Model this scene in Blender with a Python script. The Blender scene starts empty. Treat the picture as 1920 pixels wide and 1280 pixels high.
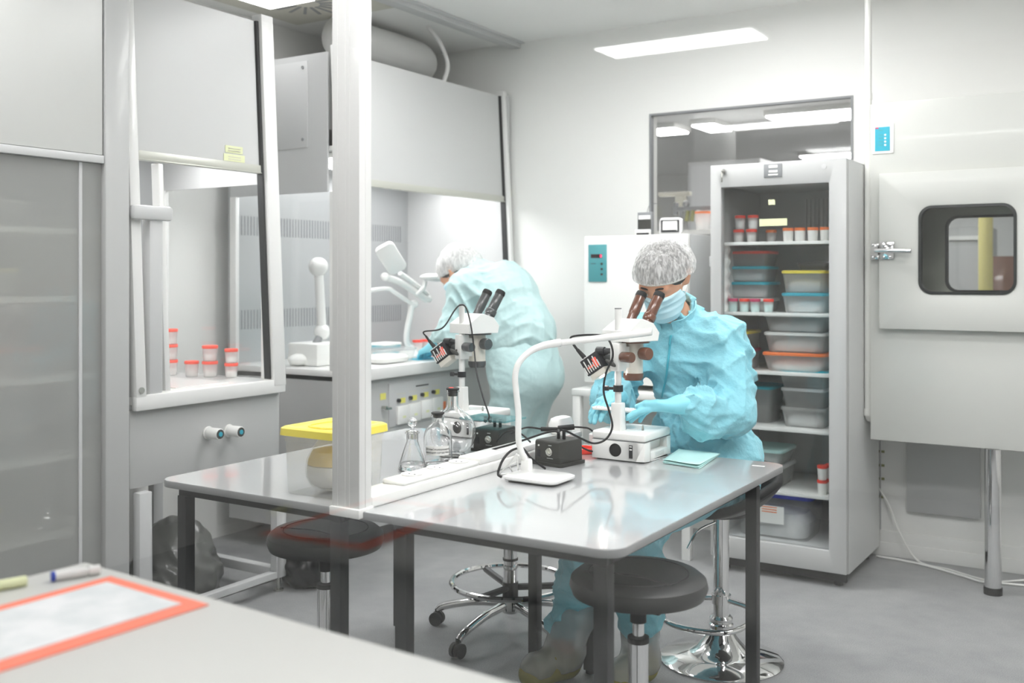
import bpy, bmesh, math, random
import numpy as np
from mathutils import Vector, Matrix, Euler
random.seed(7)
SC = bpy.context.scene
COL = SC.collection
PI = math.pi
CAMZ, PHI, FPX, HORZ = 1.35, math.radians(32.0), 1907.0, 520.0
CP, SP = math.cos(PHI), math.sin(PHI)

def at(x, y, X=None, Y=None, Z=None, F=None):
    """world point seen at photo pixel (x, y) on a given plane / at a given depth"""
    r = (x - 960.0) / FPX; u = -(y - HORZ) / FPX
    dx, dy = r * CP - SP, r * SP + CP
    if X is not None: t = X / dx
    elif Y is not None: t = Y / dy
    elif Z is not None: t = (Z - CAMZ) / u
    else: t = F
    return Vector((dx * t, dy * t, CAMZ + u * t))

# ------------------------------------------------------------------ materials
def srgb(h):
    if isinstance(h, str):
        h = h.lstrip('#'); c = [int(h[i:i+2], 16) / 255 for i in (0, 2, 4)]
    else: c = [v / 255 for v in h]
    return tuple(v / 12.92 if v <= .04045 else ((v + .055) / 1.055) ** 2.4 for v in c)

MATS = {}
def mat(name, col, rough=.45, metal=0., coat=0., spec=.5, noise=None, bump=None, trans=0., ior=1.45, emit=None, sheen=0., sss=0.):
    m = bpy.data.materials.new(name); m.use_nodes = True
    nt = m.node_tree; b = nt.nodes['Principled BSDF']
    c = srgb(col)
    b.inputs['Base Color'].default_value = (*c, 1)
    b.inputs['Roughness'].default_value = rough
    b.inputs['Metallic'].default_value = metal
    b.inputs['Coat Weight'].default_value = coat
    b.inputs['Coat Roughness'].default_value = .04
    b.inputs['Specular IOR Level'].default_value = spec
    b.inputs['Transmission Weight'].default_value = trans
    b.inputs['IOR'].default_value = ior
    b.inputs['Sheen Weight'].default_value = sheen
    if sss:
        b.inputs['Subsurface Weight'].default_value = sss
        b.inputs['Subsurface Radius'].default_value = (.01, .004, .002)
    if emit:
        b.inputs['Emission Color'].default_value = (*srgb(emit[0]), 1); b.inputs['Emission Strength'].default_value = emit[1]
    tc = None
    if noise or bump:
        tc = nt.nodes.new('ShaderNodeTexCoord')
    if noise:                       # (scale, second colour, lo, hi)
        n = nt.nodes.new('ShaderNodeTexNoise'); n.inputs['Scale'].default_value = noise[0]; n.inputs['Detail'].default_value = 5
        r = nt.nodes.new('ShaderNodeValToRGB')
        r.color_ramp.elements[0].position = noise[2]; r.color_ramp.elements[1].position = noise[3]
        r.color_ramp.elements[0].color = (*c, 1); r.color_ramp.elements[1].color = (*srgb(noise[1]), 1)
        nt.links.new(tc.outputs['Object'], n.inputs['Vector']); nt.links.new(n.outputs['Fac'], r.inputs['Fac'])
        nt.links.new(r.outputs['Color'], b.inputs['Base Color'])
    if bump:                        # (scale, strength, distance)
        n = nt.nodes.new('ShaderNodeTexNoise'); n.inputs['Scale'].default_value = bump[0]; n.inputs['Detail'].default_value = 4
        bp = nt.nodes.new('ShaderNodeBump'); bp.inputs['Strength'].default_value = bump[1]; bp.inputs['Distance'].default_value = bump[2]
        nt.links.new(tc.outputs['Object'], n.inputs['Vector']); nt.links.new(n.outputs['Fac'], bp.inputs['Height'])
        nt.links.new(bp.outputs['Normal'], b.inputs['Normal'])
    MATS[name] = m
    return m

def thin_glass(name, tint=(1, 1, 1), ior=1.5, rough=0., haze=0., hazecol=(1, 1, 1)):
    """clear sheet: transparent with a Fresnel mirror on each face, optional milky scatter"""
    m = bpy.data.materials.new(name); m.use_nodes = True
    nt = m.node_tree; nt.nodes.clear(); N = nt.nodes.new; L = nt.links.new
    out = N('ShaderNodeOutputMaterial'); tr = N('ShaderNodeBsdfTransparent'); gl = N('ShaderNodeBsdfGlossy')
    tr.inputs['Color'].default_value = (*tint, 1); gl.inputs['Roughness'].default_value = rough
    geo = N('ShaderNodeNewGeometry'); mr = N('ShaderNodeMapRange')
    mr.inputs['To Min'].default_value = ior; mr.inputs['To Max'].default_value = 1 / ior
    fr = N('ShaderNodeFresnel'); mx = N('ShaderNodeMixShader')
    L(geo.outputs['Backfacing'], mr.inputs['Value']); L(mr.outputs['Result'], fr.inputs['IOR'])
    body = tr
    if haze:
        df = N('ShaderNodeBsdfTranslucent'); df2 = N('ShaderNodeBsdfDiffuse'); a = N('ShaderNodeMixShader'); h = N('ShaderNodeMixShader')
        df.inputs['Color'].default_value = (*hazecol, 1); df2.inputs['Color'].default_value = (*hazecol, 1)
        L(df.outputs[0], a.inputs[1]); L(df2.outputs[0], a.inputs[2])
        h.inputs['Fac'].default_value = haze; L(tr.outputs[0], h.inputs[1]); L(a.outputs[0], h.inputs[2]); body = h
    L(fr.outputs['Fac'], mx.inputs['Fac']); L(body.outputs[0], mx.inputs[1]); L(gl.outputs[0], mx.inputs[2])
    L(mx.outputs[0], out.inputs['Surface'])
    MATS[name] = m
    return m

def emitter(name, col, strength):
    m = bpy.data.materials.new(name); m.use_nodes = True
    nt = m.node_tree; nt.nodes.clear()
    e = nt.nodes.new('ShaderNodeEmission'); o = nt.nodes.new('ShaderNodeOutputMaterial')
    e.inputs['Color'].default_value = (*srgb(col), 1); e.inputs['Strength'].default_value = strength
    nt.links.new(e.outputs[0], o.inputs['Surface']); MATS[name] = m
    return m

# ------------------------------------------------------------------ object helpers
ORG = {}
def thing(name, label, cat, loc=(0, 0, 0), group=None):
    o = bpy.data.objects.new(name, None); COL.objects.link(o)
    o.empty_display_size = .05; o.location = loc
    o['label'] = label; o['category'] = cat
    if group: o['group'] = group
    ORG[o] = Vector(loc)
    return o
def tag(o, label, cat, group=None):
    o['label'] = label; o['category'] = cat
    if group: o['group'] = group
    return o
def dup(o, loc=None, label=None, group=None, rotz=None, parent=None):
    c = o.copy(); COL.objects.link(c)
    if parent is not None: c.parent = parent
    for ch in list(o.children): dup(ch, parent=c)
    if loc is not None: c.location = loc
    if rotz is not None: c.rotation_euler = (0, 0, rotz)
    if label: c['label'] = label
    if group: c['group'] = group
    return c

def link_mesh(name, me, m, parent=None, angle=38):
    for p in me.polygons: p.use_smooth = True
    try: me.set_sharp_from_angle(angle=math.radians(angle))
    except Exception: pass
    o = bpy.data.objects.new(name, me); COL.objects.link(o)
    if m is not None: me.materials.append(MATS[m] if isinstance(m, str) else m)
    if parent is not None:
        org = ORG[parent]; me.transform(Matrix.Translation(-org)); o.parent = parent; ORG[o] = org
    else:
        co = [v.co for v in me.vertices]
        lo = Vector((min(c.x for c in co), min(c.y for c in co), min(c.z for c in co)))
        hi = Vector((max(c.x for c in co), max(c.y for c in co), max(c.z for c in co)))
        org = Vector(((lo.x + hi.x) / 2, (lo.y + hi.y) / 2, lo.z))
        me.transform(Matrix.Translation(-org)); o.location = org; ORG[o] = org
    return o

def catmull(pts, n=6, closed=False):
    P = [Vector(p) for p in pts]; out = []
    m = len(P)
    for i in range(m if closed else m - 1):
        p0 = P[(i - 1) % m] if closed or i > 0 else P[0] * 2 - P[1]
        p1 = P[i]; p2 = P[(i + 1) % m]
        p3 = P[(i + 2) % m] if closed or i + 2 < m else P[-1] * 2 - P[-2]
        for k in range(n):
            t = k / n
            out.append(.5 * ((2 * p1) + (p2 - p0) * t + (2 * p0 - 5 * p1 + 4 * p2 - p3) * t * t + (3 * p1 - p0 - 3 * p2 + p3) * t ** 3))
    if not closed: out.append(P[-1])
    return out

class G:
    """collects shapes into one bmesh"""
    def __init__(s): s.bm = bmesh.new()
    def quadgrid(s, rows, closed_u=False, closed_v=False):
        V = [[s.bm.verts.new(p) for p in r] for r in rows]
        nr, nc = len(V), len(V[0])
        for i in range(nr if closed_v else nr - 1):
            for j in range(nc if closed_u else nc - 1):
                a, b, c, d = V[i][j], V[i][(j + 1) % nc], V[(i + 1) % nr][(j + 1) % nc], V[(i + 1) % nr][j]
                try: s.bm.faces.new((a, b, c, d))
                except ValueError: pass
        return V
    def box(s, x0, x1, y0, y1, z0, z1, M=None):
        c = [Vector((x, y, z)) for z in (z0, z1) for y in (y0, y1) for x in (x0, x1)]
        if M is not None: c = [M @ p for p in c]
        v = [s.bm.verts.new(p) for p in c]
        for f in ((0, 2, 3, 1), (4, 5, 7, 6), (0, 1, 5, 4), (2, 6, 7, 3), (0, 4, 6, 2), (1, 3, 7, 5)):
            s.bm.faces.new([v[i] for i in f])
        return s
    def rings(s, rings, cap0=True, cap1=True):
        V = s.quadgrid(rings, closed_u=True)
        if cap0: s.bm.faces.new(list(reversed(V[0])))
        if cap1: s.bm.faces.new(V[-1])
        return s
    def cyl(s, p0, p1, r0, r1=None, n=20, caps=True):
        p0, p1 = Vector(p0), Vector(p1); r1 = r0 if r1 is None else r1
        d = (p1 - p0).normalized(); a = d.orthogonal().normalized(); b = d.cross(a)
        ring = lambda p, r: [p + a * (r * math.cos(2 * PI * k / n)) + b * (r * math.sin(2 * PI * k / n)) for k in range(n)]
        return s.rings([ring(p0, r0), ring(p1, r1)], caps, caps)
    def lathe(s, prof, c=(0, 0, 0), n=28, M=None, cap0=True, cap1=True):
        c = Vector(c); R = []
        for r, z in prof:
            r = max(r, 1e-4)
            ring = [Vector((r * math.cos(2 * PI * k / n), r * math.sin(2 * PI * k / n), z)) for k in range(n)]
            R.append([(M @ p if M is not None else p + c) for p in ring])
        return s.rings(R, cap0, cap1)
    def tube(s, pts, r, n=10, k=6, closed=False, raw=False):
        P = [Vector(p) for p in pts] if raw else catmull(pts, k, closed)
        m = len(P); R = []; a = None
        for i, p in enumerate(P):
            t = (P[(i + 1) % m] - P[i - 1]) if closed or 0 < i < m - 1 else (P[1] - P[0] if i == 0 else P[-1] - P[-2])
            t.normalize()
            a = t.orthogonal().normalized() if a is None else (a - t * a.dot(t)).normalized()
            b = t.cross(a); rr = r(i / (m - 1)) if callable(r) else r
            R.append([p + a * (rr * math.cos(2 * PI * q / n)) + b * (rr * math.sin(2 * PI * q / n)) for q in range(n)])
        if closed: s.quadgrid(R, True, True)
        else: s.rings(R)
        return s
    def ball(s, c, r, n=18, m=12, sc=(1, 1, 1), M=None):
        c = Vector(c); R = []
        for i in range(1, m):
            th = PI * i / m
            ring = [Vector((r * sc[0] * math.sin(th) * math.cos(2 * PI * k / n), r * sc[1] * math.sin(th) * math.sin(2 * PI * k / n), -r * sc[2] * math.cos(th))) for k in range(n)]
            R.append([c + (M @ p if M is not None else p) for p in ring])
        return s.rings(R)
    def prism(s, poly, z0, z1, M=None):
        f = lambda z: [(M @ Vector((x, y, z)) if M is not None else Vector((x, y, z))) for x, y in poly]
        return s.rings([f(z0), f(z1)])
    def plate_hole(s, outer, hole, t0, t1, fr):
        """plate between t0 and t1 (third axis) with a hole; outer=(a0,a1,b0,b1), hole=(a0,a1,b0,b1,rad); fr maps (a,b,t) to a point"""
        a0, a1, b0, b1 = outer; h0, h1, k0, k1, rad = hole
        cx, cy = (h0 + h1) / 2, (k0 + k1) / 2
        inner = rrect(h0, h1, k0, k1, rad, 8)
        angs = [(math.atan2(y - cy, x - cx), (x, y)) for x, y in inner]
        for X in (a0, a1):
            for Yv in (b0, b1):
                th = math.atan2(Yv - cy, X - cx)
                angs.append((th, ray_poly(cx, cy, th, inner)))
        angs.sort(key=lambda q: q[0])
        inn = [q[1] for q in angs]; out = []
        for th, _ in angs:
            dx, dy = math.cos(th), math.sin(th); ts = []
            if dx > 1e-9: ts.append((a1 - cx) / dx)
            if dx < -1e-9: ts.append((a0 - cx) / dx)
            if dy > 1e-9: ts.append((b1 - cy) / dy)
            if dy < -1e-9: ts.append((b0 - cy) / dy)
            t = min(ts); out.append((cx + dx * t, cy + dy * t))
        rings = [[Vector(fr(a, b, t0)) for a, b in inn], [Vector(fr(a, b, t0)) for a, b in out],
                 [Vector(fr(a, b, t1)) for a, b in out], [Vector(fr(a, b, t1)) for a, b in inn]]
        s.quadgrid(rings, True, True)
        return s
    def out(s, name, m, parent=None, bevel=0, seg=2, angle=38, clean=True):
        bm = s.bm
        if clean: bmesh.ops.remove_doubles(bm, verts=bm.verts, dist=1e-6)
        bmesh.ops.recalc_face_normals(bm, faces=bm.faces)
        if bevel:
            ed = [e for e in bm.edges if len(e.link_faces) == 2 and e.calc_face_angle(0) > .7]
            if ed: bmesh.ops.bevel(bm, geom=ed, offset=bevel, segments=seg, affect='EDGES', profile=.5, clamp_overlap=True)
        me = bpy.data.meshes.new(name); bm.to_mesh(me); bm.free()
        return link_mesh(name, me, m, parent, angle)

def rrect(x0, x1, y0, y1, r, n=6):
    P = []
    for cx, cy, a in ((x1 - r, y1 - r, 0), (x0 + r, y1 - r, 90), (x0 + r, y0 + r, 180), (x1 - r, y0 + r, 270)):
        for k in range(n + 1):
            t = math.radians(a + 90 * k / n); P.append((cx + r * math.cos(t), cy + r * math.sin(t)))
    return P
def ray_poly(cx, cy, th, poly):
    dx, dy = math.cos(th), math.sin(th); best = None
    for i in range(len(poly)):
        x1, y1 = poly[i]; x2, y2 = poly[(i + 1) % len(poly)]
        ex, ey = x2 - x1, y2 - y1; d = dx * ey - dy * ex
        if abs(d) < 1e-12: continue
        t = ((x1 - cx) * ey - (y1 - cy) * ex) / d; u = ((x1 - cx) * dy - (y1 - cy) * dx) / d
        if t > 0 and -1e-6 <= u <= 1 + 1e-6: best = (cx + dx * t, cy + dy * t)
    return best
def bx(name, m, parent, x0, x1, y0, y1, z0, z1, bevel=0, M=None):
    return G().box(x0, x1, y0, y1, z0, z1, M).out(name, m, parent, bevel)
def struct(o):
    o['kind'] = 'structure'; return o
def text(name, body, m, parent, size, M, depth=.0004):
    cu = bpy.data.curves.new(name, 'FONT'); cu.body = body; cu.size = size; cu.extrude = depth
    cu.align_x = 'CENTER'; cu.align_y = 'CENTER'
    tmp = bpy.data.objects.new('lettering', cu); COL.objects.link(tmp)
    bpy.context.view_layer.update()
    me = bpy.data.meshes.new_from_object(tmp.evaluated_get(bpy.context.evaluated_depsgraph_get()))
    bpy.data.objects.remove(tmp); me.transform(M)
    me.materials.clear()
    return link_mesh(name, me, m, parent)

# ------------------------------------------------------------------ implicit surfaces for bodies and cloth
def surface_nets(val, org, h):
    ins = val < 0
    nx, ny, nz = val.shape
    cnt = np.zeros((nx - 1, ny - 1, nz - 1), np.int8)
    acc = np.zeros((nx - 1, ny - 1, nz - 1, 3), np.float32)
    corner = lambda a, i, j, k: a[i:nx - 1 + i, j:ny - 1 + j, k:nz - 1 + k]
    for ax in range(3):
        for u in (0, 1):
            for w in (0, 1):
                o0 = [0, 0, 0]; oth = [q for q in range(3) if q != ax]
                o0[oth[0]] = u; o0[oth[1]] = w; o1 = list(o0); o1[ax] = 1
                v0 = corner(val, *o0); v1 = corner(val, *o1)
                m = (v0 < 0) != (v1 < 0)
                t = np.where(m, v0 / np.where(m, v0 - v1, 1), 0)
                cnt += m
                acc[..., ax] += np.where(m, t, 0)
                acc[..., oth[0]] += np.where(m, u, 0); acc[..., oth[1]] += np.where(m, w, 0)
    cells = np.argwhere(cnt > 0)
    idx = -np.ones(cnt.shape, np.int64); idx[tuple(cells.T)] = np.arange(len(cells))
    c = tuple(cells.T)
    V = (cells + acc[c] / cnt[c][:, None]) * h + np.array(org)
    Q = []
    for ax in range(3):
        o = [q for q in range(3) if q != ax]
        s0 = [slice(1, -1)] * 3; s0[ax] = slice(0, -1); s1 = list(s0); s1[ax] = slice(1, None)
        a, b = ins[tuple(s0)], ins[tuple(s1)]
        e = np.argwhere(a != b)
        if len(e) == 0: continue
        flip = a[tuple(e.T)]
        e = e + np.array([0 if q == ax else 1 for q in range(3)])
        def cell(du, dw):
            p = e.copy(); p[:, o[0]] += du; p[:, o[1]] += dw
            return idx[tuple(p.T)]
        q = np.stack([cell(-1, -1), cell(0, -1), cell(0, 0), cell(-1, 0)], 1)
        if ax == 1: flip = ~flip
        q[~flip] = q[~flip][:, ::-1]
        Q.append(q)
    return V, np.concatenate(Q)

def sdf_object(name, m, parent, prims, h, k=.03, pad=.03, disp=None, cut=None, smooth=1):
    """prims: (a, b, ra, rb[, opts]) rounded cones; opts: flat=(axis, s), k=blend, sub=True"""
    P = []
    for q in prims:
        a, b, ra, rb = np.array(q[0], float), np.array(q[1], float), q[2], q[3]
        P.append((a, b, ra, rb, q[4] if len(q) > 4 else {}))
    lo = np.min([np.minimum(a - ra, b - rb) for a, b, ra, rb, o in P if not o.get('sub')], 0) - pad
    hi = np.max([np.maximum(a + ra, b + rb) for a, b, ra, rb, o in P if not o.get('sub')], 0) + pad
    n = np.ceil((hi - lo) / h).astype(int) + 1
    val = np.full(n, .5, np.float32)
    ax = [lo[i] + h * np.arange(n[i]) for i in range(3)]
    for a, b, ra, rb, o in P:
        kk = o.get('k', k); R = max(ra, rb) + kk + 2 * h + .02
        i0 = np.maximum(np.floor((np.minimum(a, b) - R - lo) / h).astype(int), 0)
        i1 = np.minimum(np.ceil((np.maximum(a, b) + R - lo) / h).astype(int) + 1, n)
        sl = tuple(slice(i0[i], i1[i]) for i in range(3))
        X, Y, Z = np.meshgrid(*[ax[i][sl[i]] for i in range(3)], indexing='ij')
        D = np.stack([X - a[0], Y - a[1], Z - a[2]], -1).astype(np.float32)
        ab = b - a; L2 = ab.dot(ab)
        if 'flat' in o:
            nv = np.array(o['flat'][0], float); nv /= np.linalg.norm(nv)
            dn = D @ nv; D = D + (dn * (1 / o['flat'][1] - 1))[..., None] * nv
            ab2 = ab + (ab @ nv) * (1 / o['flat'][1] - 1) * nv; ab = ab2; L2 = ab.dot(ab)
        t = np.clip((D @ ab) / L2, 0, 1) if L2 > 1e-12 else np.zeros(D.shape[:3])
        d = np.linalg.norm(D - t[..., None] * ab, axis=-1) - (ra + (rb - ra) * t)
        if 'flat' in o: d = d * min(1, (1 + o['flat'][1]) / 2)
        v = val[sl]
        if o.get('sub'):
            val[sl] = np.maximum(v, -d)
        else:
            hh = np.clip(.5 + .5 * (v - d) / kk, 0, 1)
            val[sl] = v * (1 - hh) + d * hh - kk * hh * (1 - hh)
    if disp or cut:
        X, Y, Z = np.meshgrid(*ax, indexing='ij')
        if disp:
            near = np.abs(val) < .09
            dv = np.zeros_like(val); dv[near] = np.clip(disp(X[near], Y[near], Z[near]), -.026, .022); val = val + dv
        if cut: val = np.maximum(val, cut(X, Y, Z).astype(np.float32))
    V, Q = surface_nets(val, lo, h)
    me = bpy.data.meshes.new(name); me.from_pydata(V.tolist(), [], Q.tolist()); me.update()
    if smooth:
        bm = bmesh.new(); bm.from_mesh(me)
        for _ in range(smooth): bmesh.ops.smooth_vert(bm, verts=bm.verts, factor=.5, use_axis_x=True, use_axis_y=True, use_axis_z=True)
        bmesh.ops.recalc_face_normals(bm, faces=bm.faces)
        bm.to_mesh(me); bm.free()
    return link_mesh(name, me, m, parent, angle=180)
# ------------------------------------------------------------------ palette
mat('wall_paint', '#e9e9e6', .5, bump=(180, .03, .001))
mat('ceiling_paint', '#eeeeec', .6)
def floor_mat():
    m = mat('floor_vinyl', '#8f9091', .42, noise=(9, '#a0a1a1', .3, .75))
    nt = m.node_tree; b = nt.nodes['Principled BSDF']
    ramp = [n for n in nt.nodes if n.type == 'VALTORGB'][0]; tc = [n for n in nt.nodes if n.type == 'TEX_COORD'][0]
    n2 = nt.nodes.new('ShaderNodeTexNoise'); n2.inputs['Scale'].default_value = 260; n2.inputs['Detail'].default_value = 2
    r2 = nt.nodes.new('ShaderNodeValToRGB'); r2.color_ramp.elements[0].position = .35; r2.color_ramp.elements[1].position = .65
    r2.color_ramp.elements[0].color = (.78, .78, .78, 1); r2.color_ramp.elements[1].color = (1.12, 1.12, 1.12, 1)
    mx = nt.nodes.new('ShaderNodeMix'); mx.data_type = 'RGBA'; mx.blend_type = 'MULTIPLY'; mx.inputs[0].default_value = 1
    nt.links.new(tc.outputs['Object'], n2.inputs['Vector']); nt.links.new(n2.outputs['Fac'], r2.inputs['Fac'])
    nt.links.new(ramp.outputs['Color'], mx.inputs[6]); nt.links.new(r2.outputs['Color'], mx.inputs[7])
    nt.links.new(mx.outputs[2], b.inputs['Base Color'])
floor_mat()
mat('white_plastic', '#ecece9', .35)
mat('white_enamel', '#eeeeeb', .3, coat=.3)
mat('white_gloss', '#e6e6e4', .22, coat=.3)
mat('cream_enamel', '#e2ddd2', .3, coat=.2)
mat('cabinet_grey', '#b9bab9', .4, coat=.1)
mat('hood_grey', '#c4c5c5', .35)
mat('hood_white', '#e4e4e2', .3, coat=.2)
mat('sash_panel', '#c6c7c6', .32, spec=.3)
mat('steel', '#c2c2bc', .25, metal=1., bump=(40, .02, .001))
mat('brushed', '#aeb0b0', .33, metal=.85)
mat('chrome', '#e2e2e2', .06, metal=1.)
mat('dark_steel', '#28292a', .5, bump=(420, .25, .0006))
mat('desk_laminate', '#b6b7b8', .12, coat=.7)
mat('desk_edge', '#8f9090', .35)
mat('black_plastic', '#26272a', .38)
mat('black_rubber', '#161617', .6)
mat('black_vinyl', '#2b2b2c', .42, bump=(260, .06, .0006))
mat('graphite', '#3a3a37', .4)
mat('brown_plastic', '#6b4433', .22, coat=.5)
mat('grey_tube', '#4d4f50', .25, coat=.4)
mat('red_plastic', '#f0493a', .38)
mat('coral_plastic', '#ff6a5a', .35)
mat('orange_lid', '#f5803f', .4)
mat('yellow_lid', '#f1e05a', .33)
mat('yellow_label', '#e3dd6e', .6)
mat('pale_label', '#dfe3b8', .6)
mat('teal_lid', '#27a8bb', .35)
mat('blue_lid', '#4b56c8', .4)
mat('magenta_lid', '#c83a68', .4)
mat('powder_yellow', '#f0d691', .7)
mat('paper', '#efefec', .6)
mat('paper_grey', '#d3d7d8', .45, noise=(14, '#e2e3e4', .4, .6))
mat('paper_coral', '#f5836a', .5)
mat('teal_panel', '#4f9aa0', .4)
mat('cyan_panel', '#35a9c0', .4)
mat('display_dark', '#332629', .2)
mat('grey_panel', '#87898b', .4)
mat('skin', '#d9a183', .5, sss=.15)
mat('hair', '#3d3733', .55, bump=(60, .6, .004))
mat('brow', '#2e2420', .7)
mat('teal_cloth', '#93d3e0', .75, sheen=.2, noise=(6, '#86cad9', .35, .7), bump=(24, .8, .014))
mat('pale_teal_cloth', '#bedada', .75, sheen=.15, noise=(6, '#b3d2d3', .35, .7), bump=(18, .5, .012))
mat('glove', '#8fdcec', .42, bump=(90, .12, .001))
mat('mask_blue', '#c6e8f2', .7, bump=(70, .15, .002))
mat('zip', '#4fb3c4', .45)
mat('shoe_olive', '#8a8438', .5)
mat('cloth_sheet', '#bfe6e3', .8)
mat('bag_black', '#141415', .28, coat=.2)
mat('bag_grey', '#5d5e5b', .3, coat=.2)
mat('pipe_white', '#e8e8e4', .4)
mat('duct_white', '#dcdcda', .45)
mat('pink_skin', '#e79aa6', .5)
mat('vent_beige', '#c9c7bb', .5)
mat('ink', '#3c3c3e', .6)
mat('pole_yellow', '#d8cd84', .5)
mat('olive_tag', '#8f9060', .5)
mat('pass_inner', '#9a9c8f', .35, metal=.3)
mat('gasket', '#2b2d2c', .5)
mat('off_white', '#cbccc7', .32, coat=.15)
mat('marker_blue', '#2f49b0', .4)
mat('glassware', '#ffffff', .0, trans=1., ior=1.42)
thin_glass('pane')
thin_glass('door_glass', tint=(.97, .98, .98))
thin_glass('hood_glass', tint=(.985, .99, .99))
thin_glass('clear_box', tint=(.985, .985, .98), rough=.05, haze=.16)
thin_glass('cup_plastic', tint=(.97, .97, .97), rough=.2, haze=.5)
thin_glass('frosted_box', tint=(.97, .97, .97), rough=.25, haze=.42, hazecol=(.86, .86, .84))
thin_glass('shoe_film', tint=(.96, .97, .97), rough=.25, haze=.62, hazecol=(.62, .64, .64))
thin_glass('reflection_haze_glass', tint=(.97, .98, .97), haze=.5, hazecol=(.72, .73, .71))  # grey scatter imitates the reflection haze over the far left front
thin_glass('teal_sheet', tint=(.55, .8, .82))
emitter('lamp_white', '#ffffff', 10.5)
mat('sash_bar', '#c6c7be', .35, metal=.3)
mat('counter_white', '#cbcbc7', .4)
emitter('hood_light', '#ffffff', 4.8)
emitter('lamp_soft', '#ffffff', 3.0)
emitter('lens_light', '#fff4f0', 30.0)
mat('fridge_grey', '#cdcecd', .4, coat=.1)
mat('fridge_door', '#b9bab9', .35, coat=.1)
emitter('corridor_light', '#ffffff', 6.5)
mat('hood_inner', '#a9abac', .3, metal=.3)
mat('panel_cool', '#cdcecb', .35)
emitter('digit_red', '#ff3050', 2.0)
def cap_mat(name, density):
    """pleated gauze: open white fibres over hair"""
    m = bpy.data.materials.new(name); m.use_nodes = True
    nt = m.node_tree; nt.nodes.clear(); N = nt.nodes.new; L = nt.links.new
    out = N('ShaderNodeOutputMaterial'); tr = N('ShaderNodeBsdfTransparent'); df = N('ShaderNodeBsdfDiffuse'); tl = N('ShaderNodeBsdfTranslucent')
    df.inputs['Color'].default_value = (.9, .9, .89, 1); tl.inputs['Color'].default_value = (.9, .9, .89, 1)
    a = N('ShaderNodeMixShader'); a.inputs['Fac'].default_value = .3; L(df.outputs[0], a.inputs[1]); L(tl.outputs[0], a.inputs[2])
    tc = N('ShaderNodeTexCoord'); mp = N('ShaderNodeMapping'); mp.inputs['Scale'].default_value = (1, 1, .22)
    n = N('ShaderNodeTexNoise'); n.inputs['Scale'].default_value = 95; n.inputs['Detail'].default_value = 3; n.inputs['Distortion'].default_value = 1.2
    r = N('ShaderNodeMapRange'); r.inputs['From Min'].default_value = .36; r.inputs['From Max'].default_value = .72
    r.inputs['To Min'].default_value = density; r.inputs['To Max'].default_value = 1.0
    mx = N('ShaderNodeMixShader')
    L(tc.outputs['Object'], mp.inputs['Vector']); L(mp.outputs[0], n.inputs['Vector']); L(n.outputs['Fac'], r.inputs['Value'])
    L(r.outputs[0], mx.inputs['Fac']); L(tr.outputs[0], mx.inputs[1]); L(a.outputs[0], mx.inputs[2]); L(mx.outputs[0], out.inputs['Surface'])
    MATS[name] = m
cap_mat('gauze', .36)
mat('gauze_band', '#e9e6df', .7)
# ------------------------------------------------------------------ camera
cam = bpy.data.cameras.new('camera'); cam_ob = bpy.data.objects.new('camera', cam); COL.objects.link(cam_ob)
cam_ob.location = (0, 0, CAMZ); cam_ob.rotation_euler = (PI / 2, 0, PHI)
cam.sensor_width = 36; cam.lens = FPX / 1920 * 36; cam.shift_y = -(640 - HORZ) / 1920
cam.clip_start = .05; cam.clip_end = 60
cam.dof.use_dof = True; cam.dof.focus_distance = 3.3; cam.dof.aperture_fstop = 2.6
SC.camera = cam_ob

# ------------------------------------------------------------------ room shell
YB, YG, CZ, XL = 5.17, 1.25, 2.75, -4.1      # back wall, glass partition, ceiling, left wall
struct(bx('floor', 'floor_vinyl', None, -7, 4.5, -4.2, 13.2, -.05, 0))
struct(bx('ceiling', 'ceiling_paint', None, -7, 4.5, -4.2, 13.2, CZ, CZ + .05))
W = (at(1218, 213, Y=YB).x, at(1600, 180, Y=YB).x, 1.15, 2.252)           # window in the back wall
PX0 = at(1632, 500, Y=4.75).x; PX1 = PX0 + 1.05
g = G(); T = .1
g.box(-4.2, W[0], YB, YB + T, 0, CZ); g.box(W[0], W[1], YB, YB + T, 0, W[2]); g.box(W[0], W[1], YB, YB + T, W[3], CZ)
g.box(W[1], PX0 + .06, YB, YB + T, 0, CZ); g.box(PX0 + .06, PX1 - .06, YB, YB + T, 0, .75); g.box(PX0 + .06, PX1 - .06, YB, YB + T, 2.0, CZ)
g.box(PX1 - .06, 4.5, YB, YB + T, 0, CZ)
struct(g.out('wall_back', 'wall_paint'))
struct(bx('wall_left', 'wall_paint', None, XL - .1, XL, -4.1, YB + .1, 0, CZ))
struct(bx('wall_right', 'wall_paint', None, 2.0, 2.1, -4.1, YB + .1, 0, CZ))
struct(bx('wall_front', 'wall_paint', None, -4.2, 2.1, -4.2, -4.1, 0, CZ))
g = G(); g.box(-6.9, -6.8, YB + .1, 13.1, 0, CZ); struct(g.out('wall_far_left', 'wall_paint'))
g = G(); g.box(3.4, 3.5, YB + .1, 13.1, 0, CZ); struct(g.out('wall_far_right', 'wall_paint'))
struct(bx('wall_far_back', 'wall_paint', None, -6.9, 3.5, 13.0, 13.1, 0, CZ))
g = G(); g.box(PX0 - .8, 2.0, YB - .016, YB, 0, .12); g.box(PX0 - .8, 2.0, YB - .024, YB, 0, .065); struct(g.out('baseboard_back', 'white_plastic', None, .003))
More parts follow.
